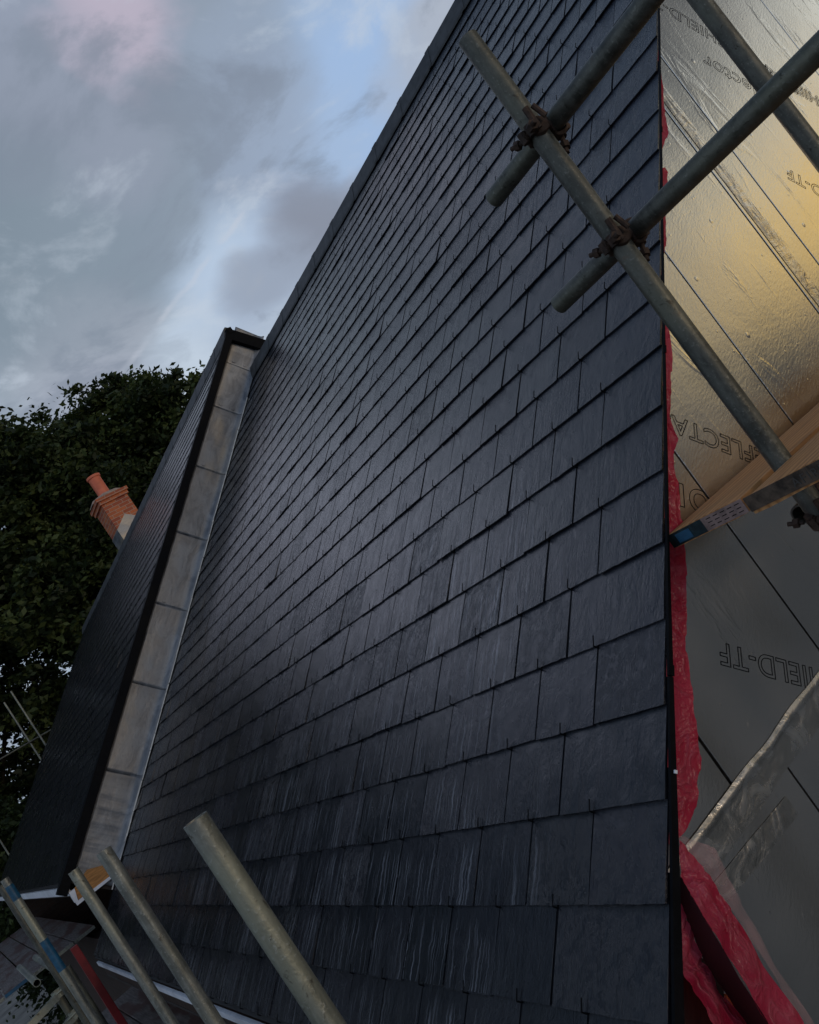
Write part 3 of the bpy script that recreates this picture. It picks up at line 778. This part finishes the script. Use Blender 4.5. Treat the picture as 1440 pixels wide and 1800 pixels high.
# loose drape at the foot of the verge: folded sheet
def drape():
    st_ = [ # stations: pairs (x,z) of successive fold lines, top to bottom
        [(1.107, 5.353), (1.078, 5.362), (1.021, 5.320), (1.007, 5.300), (.985, 5.285)],
        [(1.164, 5.277), (1.072, 5.286), (.997, 5.293), (.986, 5.243), (.907, 5.221)],
        [(1.136, 5.145), (1.052, 5.202), (.971, 5.225), (.967, 5.167), (.881, 5.196)],
        [(1.105, 4.905), (1.021, 4.999), (.941, 5.074), (.963, 5.033), (.862, 5.130)],
        [(1.085, 4.75), (1.00, 4.86), (.925, 4.95), (.950, 4.92), (.850, 5.02)],
        [(1.07, 4.60), (.98, 4.70), (.91, 4.80), (.94, 4.78), (.84, 4.88)]]
    yy = [[1.44, 1.41, 1.40, 1.42, 1.42], [1.44, 1.39, 1.375, 1.42, 1.41], [1.44, 1.37, 1.35, 1.425, 1.38], [1.435, 1.35, 1.33, 1.425, 1.36], [1.43, 1.34, 1.32, 1.425, 1.35], [1.43, 1.34, 1.32, 1.425, 1.35]]
    rows = 70; sub = 8
    def P(s, k):
        a = min(int(s), len(st_) - 2); f = s - a; f = f * f * (3 - 2 * f) * .35 + f * .65
        x = st_[a][k][0] * (1 - f) + st_[a + 1][k][0] * f; z_ = st_[a][k][1] * (1 - f) + st_[a + 1][k][1] * f; y = yy[a][k] * (1 - f) + yy[a + 1][k] * f
        return Vector((x, y, z_))
    def sheet(name, ks, material, par, amp=1.):
        vs = []; fs = []; cols = (len(ks) - 1) * sub
        for i in range(rows + 1):
            s = i / rows * (len(st_) - 1)
            for c_ in range(cols + 1):
                k = min(c_ // sub, len(ks) - 2); f = c_ / sub - k
                p = P(s, ks[k]).lerp(P(s, ks[k + 1]), f)
                p.y += amp * (.012 * noise.noise(Vector((s * 2.2, f * 2 + k, 1))) + .003 * noise.noise(Vector((s * 7, f * 4 + k * 3, 6))))
                p.y = min(p.y, YG - .003)
                vs.append(p)
        for i in range(rows):
            for j in range(cols):
                q = i * (cols + 1) + j; fs.append((q, q + 1, q + cols + 2, q + cols + 1))
        return mesh_obj(name, vs, fs, material, par, smooth=True)
    root = empty('membrane_drape', (1.0, 1.4, 4.9), 'loose folded red membrane hanging from the foot of the verge over the foil', 'membrane')
    sheet('outer_film', [0, 1], M_clear, root)
    sheet('red_sheet', [1, 2], M_memb, root)
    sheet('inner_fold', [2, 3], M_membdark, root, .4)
    sheet('red_sheet', [3, 4], M_memb, root)
drape()

# ------------------------------------------------------------------ scaffold tubes
RT = .02415
def tube(p0, p1, label, group, dark=False, paint=None, smooth=True):
    p0 = Vector(p0); p1 = Vector(p1)
    mb = MB(); mb.tube(p0, p1, RT, 32, RT - .004, rings=6, wob=.0006)
    o = mb.build('scaffold_tube', M_galvd if dark else M_galv); autosmooth(o, 40)
    tag(o, label, 'scaffold tube', group)
    for (a, b_, mm) in (paint or []):
        pb = MB(); pb.tube(p0.lerp(p1, a), p0.lerp(p1, b_), RT + .0009, 32, RT + .0002); q = pb.build('paint_band', mm, o); autosmooth(q, 40)
    return o
GP = 'upright posts in a row along the eave'
tube((.371, 1.627, 2.9), (.371, 1.627, 5.973), 'thick pale upright tube nearest the camera, in front of the lower slates', GP)
tube((.398, 2.946, 2.9), (.398, 2.946, 5.967), 'second upright tube from the right, crossing the foot of the lead-clad step', GP)
tube((.422, 4.136, 2.9), (.422, 4.136, 5.921), 'third thinner upright tube, its top crossing the ply box end', GP)
tube((.283, 5.943, 2.9), (.283, 5.943, 6.043), 'farthest upright tube at the left edge with blue painted bands', GP, paint=[(.955, .985, M_bluepaint), (.80, .865, M_bluepaint)])
tube((.262, 6.25, 2.9), (.262, 6.25, 6.02), 'upright tube just behind the blue-banded post', GP, True)
GG = 'tubes of the gable scaffold'
tube((1.66, 1.098, 2.9), (1.66, 1.098, 7.03), 'long upright tube crossing the slates through both rusty couplers', GG, True)
tube((1.716, 1.345, 6.767), (1.716, -2.2, 6.745), 'upper ledger tube through the top coupler, its end over the slates', GG, True)
tube((1.716, 1.375, 6.456), (1.716, -2.2, 6.456), 'lower ledger tube through the second coupler, crossing the foil', GG, True)
tube((2.36, .955, 5.2), (2.36, .955, 9.2), 'upright tube in front of the foil at the top right, behind the lower ledger', GG, True)
tube((1.745, 1.195, 5.712), (5.2, 1.195, 5.712), 'open-ended tube under the wooden boards at the right edge', GG, True)

def coupler(c, other, label):
    # c: joint centre on the upright, other: centre on the ledger
    root = empty('scaffold_coupler', c, label, 'coupler', 'rusty couplers on the long upright tube')
    def band(name, centre, axis, up, w, par):
        axis = Vector(axis).normalized(); up = Vector(up).normalized(); s = axis.cross(up); ri = RT + .0008; ro = RT + .0075
        mb = MB(); n = 28; vs = []; fs = []
        for i in range(n + 1):
            a = R(-160) + R(320) * i / n
            d = up * math.cos(a) + s * math.sin(a); ww = w * (1 + .25 * math.cos(a * 3))
            for r_, x_ in ((ri, -ww), (ro, -ww * .8), (ro + .002, 0), (ro, ww * .8), (ri, ww)):
                vs.append(centre + d * r_ + axis * x_)
        for i in range(n):
            for j in range(5):
                k = (j + 1) % 5; fs.append((i * 5 + j, i * 5 + 5 + j, i * 5 + 5 + k, i * 5 + k))
        fs.append((0, 1, 2, 3, 4)); fs.append(tuple(n * 5 + j for j in (4, 3, 2, 1, 0)))
        mb.add(vs, fs)
        # lugs
        for sg in (-1, 1):
            a = R(160) * sg; d = up * math.cos(a) + s * math.sin(a); p = centre + d * (ro + .006)
            mb.tube(p - axis * w * .7, p + axis * w * .7, .0095, 10)
        return mb.build(name, M_rust, par), s
    c = Vector(c); o_ = Vector(other)
    dvec = (o_ - c).normalized()
    b1, s1 = band('clamp_band', c, (0, 0, 1), dvec, .019, root)
    b2, s2 = band('clamp_band', o_, (0, 1, 0), -dvec, .019, root)
    mid = (c + o_) / 2
    mb = MB(); mb.box((mid.x - .005, mid.y - .021, mid.z - .021), (mid.x + .005, mid.y + .021, mid.z + .021)); mb.build('body_plate', M_rust, root)
    for nm, base, ax, off in (('bolt', c, Vector((-.35, -1, 0)).normalized(), Vector((-.034, -.006, 0))), ('bolt', o_, Vector((-.5, 0, -1)).normalized(), Vector((.008, 0, -.034)))):
        p = base + off
        mb = MB(); mb.tube(p - ax * .012, p + ax * .042, .0062, 10); q = mb.build(nm, M_rust, root)
        mb = MB(); mb.tube(p + ax * .014, p + ax * .029, .0125, 6); mb.build('nut', M_rust, q)
        mb = MB(); mb.tube(p - ax * .014, p - ax * .004, .012, 8); mb.build('bolt_head', M_rust, q)
    # second swing bolt reaching out at the side
    p = c + Vector((-.012, .036, .004)); ax = Vector((-.2, .9, .35)).normalized()
    mb = MB(); mb.tube(p, p + ax * .034, .0055, 8); q = mb.build('bolt', M_rust, root)
    mb = MB(); mb.tube(p + ax * .010, p + ax * .022, .0115, 6); mb.build('nut', M_rust, q)
    p = c + Vector((-.030, -.030, .018))
    mb = MB(); mb.tube(p + Vector((0, 0, -.03)), p + Vector((-.004, -.004, .024)), .008, 8)
    mb.tube(p + Vector((.012, -.012, .02)), p + Vector((.02, -.018, -.016)), .0065, 8); mb.build('hinge', M_rust, root)
    return root
coupler((1.66, 1.098, 6.762), (1.716, 1.098, 6.762), 'upper rusty double coupler joining the upright to the higher ledger')
coupler((1.66, 1.098, 6.456), (1.716, 1.098, 6.456), 'lower rusty double coupler joining the upright to the second ledger')
cp = coupler((1.66, 1.098, 5.712), (1.78, 1.15, 5.725), 'dark coupler under the wooden boards above the open tube end'); 

# ------------------------------------------------------------------ scaffold boards on the gable lift
def sboard(x0, x1, y0, y1, z, label, tilt=0., bands=True, matw=None, text=False, group='scaffold boards on the gable lift', warp=0.):
    root = empty('scaffold_board', ((x0 + x1) / 2, (y0 + y1) / 2, z - .038), label, 'scaffold board', group)
    vs = []; fs = []; n = 30; mcol = 6
    def zt(x, y): return z + tilt * (y - y0) + warp * math.sin((x - x0) * 2.1) + .0012 * noise.noise(Vector((x * 8, y * 20, 0)))
    for s_ in (0, 1):
        for i in range(n + 1):
            for j in range(mcol + 1):
                x = x0 + (x1 - x0) * i / n; y = y0 + (y1 - y0) * j / mcol
                edge = .002 if j in (0, mcol) else 0
                vs.append((x, y, zt(x, y) - s_ * .038 + (edge if s_ else -edge)))
    W_ = mcol + 1; off = (n + 1) * W_
    for i in range(n):
        for j in range(mcol):
            p = i * W_ + j; fs.append((p, p + W_, p + W_ + 1, p + 1)); fs.append((off + p, off + p + 1, off + p + W_ + 1, off + p + W_))
        for j, fl in ((0, 0), (mcol, 1)):
            p = i * W_ + j; q = (p, off + p, off + p + W_, p + W_); fs.append(q if not fl else q[::-1])
    for j in range(mcol):
        p = j; fs.append((p, p + 1, off + p + 1, off + p)); p = n * W_ + j; fs.append((p, off + p, off + p + 1, p + 1))
    mesh_obj('plank', vs, fs, matw or M_board, root)
    if bands:
        # hoop iron round the end: wraps end face and a little of each side
        mb = MB(); za = zt(x0, y0); zb = zt(x0, y1)
        def strip(ya, yb, mname, t_=.0016, sl=True):
            mb = MB(); z1 = zt(x0, ya); z2 = zt(x0, yb)
            vs = [(x0 - t_, ya, z1 - .0355), (x0 - t_, yb, z2 - .0355), (x0 - t_, yb, z2 - .002), (x0 - t_, ya, z1 - .002), (x0 + .0006, ya, z1 - .0355), (x0 + .0006, yb, z2 - .0355), (x0 + .0006, yb, z2 - .002), (x0 + .0006, ya, z1 - .002)]
            mb.add(vs, [(3, 2, 1, 0), (4, 5, 6, 7), (0, 1, 5, 4), (1, 2, 6, 5), (2, 3, 7, 6), (3, 0, 4, 7)])
            return mb.build('end_hoop', mname, root)
        yb_ = y0 + (y1 - y0) * .52
        h1 = strip(yb_, y1 + .001, M_tealband); h2 = strip(y0 - .001, yb_ - .0005, M_pinkband)
        mb = MB()
        for k in range(5):
            for r_ in range(3):
                ya = y0 + .008 + k * .021; zz_ = zt(x0, ya) - .009 - r_ * .0095
                mb.box((x0 - .0022, ya, zz_ - .0009), (x0 - .00165, ya + .013, zz_ + .0009))
        mb.build('hoop_slots', M_ink, h2)
        pb = MB(); ya = y0 + (y1 - y0) * .70
        pb.box((x0 - .0026, ya, zt(x0, ya) - .031), (x0 - .0017, ya + .045, zt(x0, ya) - .008)); pb.build('blue_mark', M_bluepaint, h1)
    return root
sboard(1.565, 4.2, 1.170, 1.400, 5.842, 'light wooden scaffold board with pink and blue end hoop touching the membrane')
b2_ = sboard(1.44, 4.2, .845, 1.068, 5.862, 'orange-toned wooden scaffold board lying in front, darker dirty end hoop', tilt=-.03, bands=False)
mb = MB(); mb.box((1.4375, .843, 5.826), (1.4405, 1.070, 5.858)); hb = mb.build('end_hoop', mat('dirty_board_end', plain((.085, .060, .042), .75, .1, .7, 45, .6, .003)), b2_)

# end stamp on the front board
cu = bpy.data.curves.new('t', 'FONT'); cu.body = 'AFIRE'; cu.size = .026; cu.extrude = .0004; cu.space_character = 1.2
to = bpy.data.objects.new('t', cu); COL.objects.link(to)
me = bpy.data.meshes.new_from_object(to.evaluated_get(bpy.context.evaluated_depsgraph_get())); bpy.data.objects.remove(to)
o = bpy.data.objects.new('stamped_text', me); COL.objects.link(o); me.materials.clear(); me.materials.append(mat('stamp_grey', plain((.085, .075, .065), .6)))
Mt = Matrix((Vector((0, -1, 0)), Vector((0, 0, 1)), Vector((-1, 0, 0)))).transposed().to_4x4(); Mt.translation = Vector((1.4368, .96, 5.832))
o.matrix_basis = Mt; o.parent = hb; o.matrix_parent_inverse = wm(hb).inverted()

# ------------------------------------------------------------------ eave lift, lower left
xb = -.42
labs = ['weathered grey board at the wall side of the lower-left deck', 'reddish weathered board second from the wall on the lower-left deck', 'grey board in the middle of the lower-left deck', 'outer grey board of the lower-left deck', 'outermost pale board of the lower-left deck']
for i in range(5):
    x1 = 1.0 - i * .262; x0 = x1 - .245
    root = empty('deck_board', ((x0 + x1) / 2, 13, 4.96), labs[i], 'scaffold board', 'boards of the lower-left deck')
    mb = MB(); y0_ = 10.98 + random.uniform(-.05, .03)
    mb.box((x0, y0_, 4.962 + .004 * (i % 2)), (x1, y0_ + 2.4 + .3 * i, 5.0 + .004 * (i % 2))); mb.box((x0, y0_ + 2.43 + .3 * i, 4.962), (x1, 19, 4.998))
    o = mb.build('plank', M_oldboard, root); bevel(o, .004)
    mb = MB(); mb.box((x0 - .001, y0_ - .003, 4.964 + .004 * (i % 2)), (x1 + .001, y0_ - .0003, 4.999 + .004 * (i % 2))); mb.build('end_hoop', M_bluepaint if i == 3 else M_galv, root)
# photographer's deck along the near eave, a lift lower
for i in range(2):
    x1 = .86 - i * .235; x0 = x1 - .225
    root = empty('deck_board', ((x0 + x1) / 2, 3, 4.43), ['dark wet board beneath the eave between the posts and the wall', 'dark wet board beneath the eave next to the posts'][i], 'scaffold board', 'dark boards beneath the near eave')
    mb = MB(); mb.box((x0, -.5, 4.43), (x1, 5.2, 4.468)); mb.box((x0, 5.23, 4.43), (x1, 9.5, 4.468)); o = mb.build('plank', M_oldboard, root); bevel(o, .004)
# transoms carrying the decks
GT = 'short transoms under the lower-left scaffold'
tube((.162, 6.70, 5.364), (.162, 8.4, 5.364), 'short open tube end at the lower left below the deck edge', GT)
tube((.283, 6.61, 5.364), (.283, 8.2, 5.364), 'short open tube end beside the blue-banded post', GT)
tube((.225, 6.72, 5.25), (.225, 6.70, 3.0), 'short upright tube between the two slotted steel beams', GT, True)
# slotted steel beams
def slotted(p0, p1, label):
    p0 = Vector(p0); p1 = Vector(p1); d = p1 - p0; L = d.length; d.normalize(); up = Vector((0, 0, 1)); s = d.cross(up).normalized(); up = s.cross(d)
    M_ = Matrix((d, s, up)).transposed().to_4x4(); M_.translation = p0
    root = empty('slotted_beam', p0, label, 'steel beam', 'slotted steel beams at the bottom left corner')
    mb = MB(); mb.box((0, -.02, .018), (L, .02, .022)); mb.box((0, -.02, -.022), (L, .02, -.018)); mb.box((0, .016, -.018), (L, .02, .018))
    mb.build('channel', M_galv, root, M_)
    mb = MB(); x = .04
    while x < L - .06: mb.box((x, -.019, -.018), (x + .016, .0155, .018)); x += .075
    mb.build('web_plates', M_galvd, root, M_)
slotted((-.62, 6.60, 5.10), (.215, 6.64, 5.22), 'upper slotted steel beam crossing the bottom left corner')
slotted((-.60, 6.62, 4.93), (.24, 6.66, 5.05), 'lower slotted steel beam at the very bottom left')
for c_, lb in (((.215, 6.66, 5.23), 'small coupler on the end of the upper slotted beam'), ((.235, 6.67, 5.06), 'small coupler on the end of the lower slotted beam')):
    root = empty('scaffold_coupler', c_, lb, 'coupler', 'pale couplers on the slotted beams'); c_ = Vector(c_)
    mb = MB(); mb.tube(c_ + Vector((.01, 0, -.025)), c_ + Vector((.01, 0, .025)), .036, 16, .026); mb.build('clamp_band', M_galv, root)
    mb = MB(); mb.tube(c_ + Vector((-.045, -.03, 0)), c_ + Vector((.065, -.03, .012)), .009, 8); mb.build('bolt', M_galv, root)
    mb = MB(); mb.tube(c_ + Vector((.045, -.03, .010)), c_ + Vector((.066, -.03, .013)), .017, 6); mb.build('nut', M_galv, root)
# red post by the wall
mb = MB(); mb.box((.50, 8.03, 3.2), (.56, 8.09, 5.26)); o = mb.build('post', M_redpaint); bevel(o, .004)
tag(o, 'red painted upright post beneath the end of the lower-left deck', 'post')
tube((.40, 7.6, 3.0), (.40, 7.6, 5.22), 'grey upright tube left of the red post', GT, True)

# far end scaffold seen through the trees
GF = 'thin tubes of the scaffold at the far gable'
tube((3.24, 24.45, 0), (3.24, 24.45, 9.6), 'left one of two thin far tubes seen against the trees', GF, False)
tube((3.50, 24.35, 0), (3.50, 24.35, 9.75), 'right one of two thin far tubes seen against the trees', GF, False)
tube((2.3, 24.4, 8.40), (4.3, 24.4, 8.32), 'thin far cross tube linking the two far uprights', GF, True)
tube((1.60, 25.8, 0), (1.60, 25.8, 6.9), 'short piece of pale far tube at the left edge', GF, False)

# ------------------------------------------------------------------ trees
def f_leaf(t, ob, put, b, out):
    rnd = t.attr('rnd'); n, _ = t.noise(ob, .55, 3, .6)
    c = t.mix(t.smooth(t.math('ADD', t.math('MULTIPLY', rnd, .8), t.math('MULTIPLY', n, .4)), .30, .95), (.013, .023, .009), (.10, .135, .042))
    put(base=c, rough=.55, spec=.25)
    tl = t.new('ShaderNodeBsdfTranslucent'); t.set(tl.inputs[0], t.mix(.5, c, (.05, .08, .015)))
    mx = t.new('ShaderNodeMixShader'); mx.inputs[0].default_value = .25
    t.l.new(b.outputs[0], mx.inputs[1]); t.l.new(tl.outputs[0], mx.inputs[2]); t.l.new(mx.outputs[0], out.inputs[0])
M_leaf = mat('foliage', f_leaf)
def crown_mesh(seed, R0, H, nclump, per, leaf=.15, carve=None):
    rs = np.random.RandomState(seed)
    # main lobes
    nl = 15
    lobes = []
    for i in range(nl):
        a = i * 2.4 + rs.uniform(-.4, .4); z = H * rs.uniform(.08, .86); q = 1 - .55 * (z / H) ** 2; r_ = R0 * rs.uniform(.25, .68) * q; rad = R0 * rs.uniform(.34, .52) * (q * .5 + .5)
        lobes.append((r_ * np.cos(a), r_ * np.sin(a), z, rad))
    for z, f in ((.90, .26), (.7, .42), (.45, .55), (.2, .5)): lobes.append((rs.uniform(-.4, .4), rs.uniform(-.4, .4), H * z, R0 * f))
    cs = []
    while len(cs) < nclump:
        l = lobes[rs.randint(len(lobes))]; d = rs.normal(size=3); d /= np.linalg.norm(d); q = rs.uniform(.35, 1.08) ** .6
        p = np.array(l[:3]) + d * l[3] * q * np.array([1, 1, .85]) * (1.12 if rs.rand() < .12 else 1)
        if noise.noise(Vector(p * .55) + Vector((seed, 0, 0))) * .7 + noise.noise(Vector(p * 1.3) + Vector((0, seed, 0))) * .5 < -.10: continue
        if carve:
            M_, holes = carve; w = M_ @ Vector(p) - Vector((0, 0, EYE)); az = math.degrees(math.atan2(w.x, w.y)); el = math.degrees(math.atan2(w.z, math.hypot(w.x, w.y)))
            nn = noise.noise(Vector((az * .9, el * .9, 3)))
            if any(math.hypot((az - a) / ra, (el - e) / re) + nn * .8 < 1 for a, e, ra, re in holes) and rs.rand() < .97: continue
        cs.append(p)
    cs = np.array(cs)
    csz = rs.uniform(.16, .58, nclump)
    P = np.repeat(cs, per, 0) + rs.normal(size=(nclump * per, 3)) * np.repeat(csz, per)[:, None] * np.array([.62, .62, .42])
    n = len(P); a = rs.normal(size=(n, 3)); a[:, 2] *= .6; a /= np.linalg.norm(a, axis=1)[:, None]; bb = rs.normal(size=(n, 3)); b = np.cross(a, bb); b /= np.linalg.norm(b, axis=1)[:, None]
    s = rs.uniform(.45, 1.5, n)[:, None] * leaf
    V = np.stack([P - a * s * .55, P + b * s * .30, P + a * s * .6, P - b * s * .30], 1).reshape(-1, 3)
    me = bpy.data.meshes.new('crown'); me.vertices.add(n * 4); me.vertices.foreach_set('co', V.ravel())
    me.loops.add(n * 4); me.loops.foreach_set('vertex_index', np.arange(n * 4)); me.polygons.add(n)
    me.polygons.foreach_set('loop_start', np.arange(n) * 4); me.polygons.foreach_set('loop_total', np.full(n, 4)); me.update()
    at = me.attributes.new('rnd', 'FLOAT', 'FACE'); at.data.foreach_set('value', np.clip(np.repeat(rs.beta(1.2, 2.2, nclump), per) * .8 + rs.uniform(0, .3, n), 0, 1)); me.materials.append(M_leaf)
    return me, lobes, cs
def trunk_mesh(seed, base_h, H, R0, cs, r=.32):
    rs = random.Random(seed); mb = MB()
    def limb(p0, p1, r0, r1, seg=8, n=6, bend=.3):
        pts = []; p0 = Vector(p0); p1 = Vector(p1); L = (p1 - p0).length
        off = Vector((rs.uniform(-1, 1), rs.uniform(-1, 1), rs.uniform(-.3, .6))) * bend * L * .3
        for i in range(n + 1):
            q = i / n; pts.append(p0.lerp(p1, q) + off * math.sin(q * math.pi))
        vs = []; fs = []
        for i, p in enumerate(pts):
            d = (pts[min(i + 1, n)] - pts[max(i - 1, 0)]).normalized(); a = d.orthogonal().normalized(); b = d.cross(a); rr = r0 + (r1 - r0) * i / n
            for k in range(seg):
                t_ = 2 * math.pi * k / seg; vs.append(p + (a * math.cos(t_) + b * math.sin(t_)) * rr)
        for i in range(n):
            for k in range(seg):
                j = (k + 1) % seg; fs.append((i * seg + k, i * seg + j, (i + 1) * seg + j, (i + 1) * seg + k))
        mb.add(vs, fs)
    limb((0, 0, 0), (rs.uniform(-.3, .3), rs.uniform(-.3, .3), base_h + H * .7), r, .07, 10, 10, .12)
    for i in range(26):
        c = cs[rs.randrange(len(cs))]; z0 = base_h * .75 + rs.uniform(0, H * .45)
        limb((0, 0, z0), (c[0], c[1], c[2] + base_h), .10, .02, 6, 6, .35)
    for i in range(46):
        c = cs[rs.randrange(len(cs))]; d = cs[rs.randrange(len(cs))]
        a = Vector((c[0] * .5, c[1] * .5, c[2] + base_h - .8)); limb(a, (c[0], c[1], c[2] + base_h), .04, .01, 5, 4, .4)
    return mb
protos = {}
def tree(kind, loc, label, rot=0., sc=1., holes=None):
    if kind not in protos or holes:
        seed, R0, H, bh, ncl, pr, leaf = kind
        Mw = Matrix.Translation(Vector(loc)) @ Matrix.Rotation(rot, 4, 'Z') @ Matrix.Scale(sc, 4) @ Matrix.Translation((0, 0, bh))
        me, lobes, cs = crown_mesh(seed, R0, H, ncl, pr, leaf, (Mw, holes) if holes else None)
        tb = trunk_mesh(seed, bh, H, R0, cs); tm = bpy.data.meshes.new('trunk'); tm.from_pydata(tb.v, [], tb.f); tm.materials.append(M_bark)
        protos[kind] = (me, tm, bh)
    me, tm, bh = protos[kind]
    r_ = empty('broadleaf_tree', loc, label, 'tree', 'dense dark trees behind the house'); r_.rotation_euler = (0, 0, rot); r_.scale = (sc, sc, sc)
    for nm, m_, z in (('crown', me, bh), ('trunk', tm, 0)):
        o = bpy.data.objects.new(nm, m_); COL.objects.link(o); o.parent = r_; o.location = (0, 0, z)
    return r_
def pol(az, d): return (math.sin(R(az)) * d, math.cos(R(az)) * d, 0)
K1 = (11, 6.6, 13.5, 6.0, 2300, 70, .19)
K2 = (23, 6.8, 12.5, 5.6, 2300, 70, .19)
K3 = (37, 4.4, 8.0, .8, 1000, 70, .18)
HOLES = [(8.0, 9.6, 1.0, .9), (10.3, 9.4, .8, .8), (9.3, 8.2, .9, .5), (11.3, 8.0, .6, .8), (15.2, 14.6, .5, .4), (18.0, 13.8, .9, .8), (7.5, 13.5, .6, .5), (6.6, 6.2, 1.2, 1.0), (12.3, 12.0, .45, .4)]
tree(K1, pol(22.0, 37), 'tallest dark tree, its crown peak just left of the raised roof edge', 0, 1.09)
tree(K2, pol(30.5, 41), 'dark tree whose crown top shows close against the raised ridge', 1.4, .98)
tree(K3, pol(19, 31), 'lower bushy tree directly behind the brick chimney', 0, 1.3)
tree(K3, pol(10, 33), 'low bushy tree below the sky gaps at the left edge', 1.2, .78)
tree(K3, pol(4, 30), 'low bushy tree at the far end of the house scaffold', 2.2, .9)
tree(K3, pol(14, 34), 'low bushy tree between the far tubes and the chimney', 4.2, .95)
tree(K2, pol(-5, 34), 'unseen dark tree added for the wet slates to mirror, farther left', .4, 1.25)  # this tree and the next are out of view, added to darken slate reflections
tree(K1, pol(-17, 34), 'unseen dark tree added for the wet slates to mirror, farthest left', 1.9, 1.25)
tree(K2, pol(15.0, 37), 'dark tree at the left edge of the photo above the chimney level', 3.2, 1.2, HOLES)
tree(K1, pol(4.5, 38), 'dark tree beyond the left edge whose branches hang in lower down', 2.3, 1.1, HOLES)

# ------------------------------------------------------------------ render settings
S.render.engine = 'CYCLES'
S.cycles.max_bounces = 6; S.cycles.transparent_max_bounces = 12
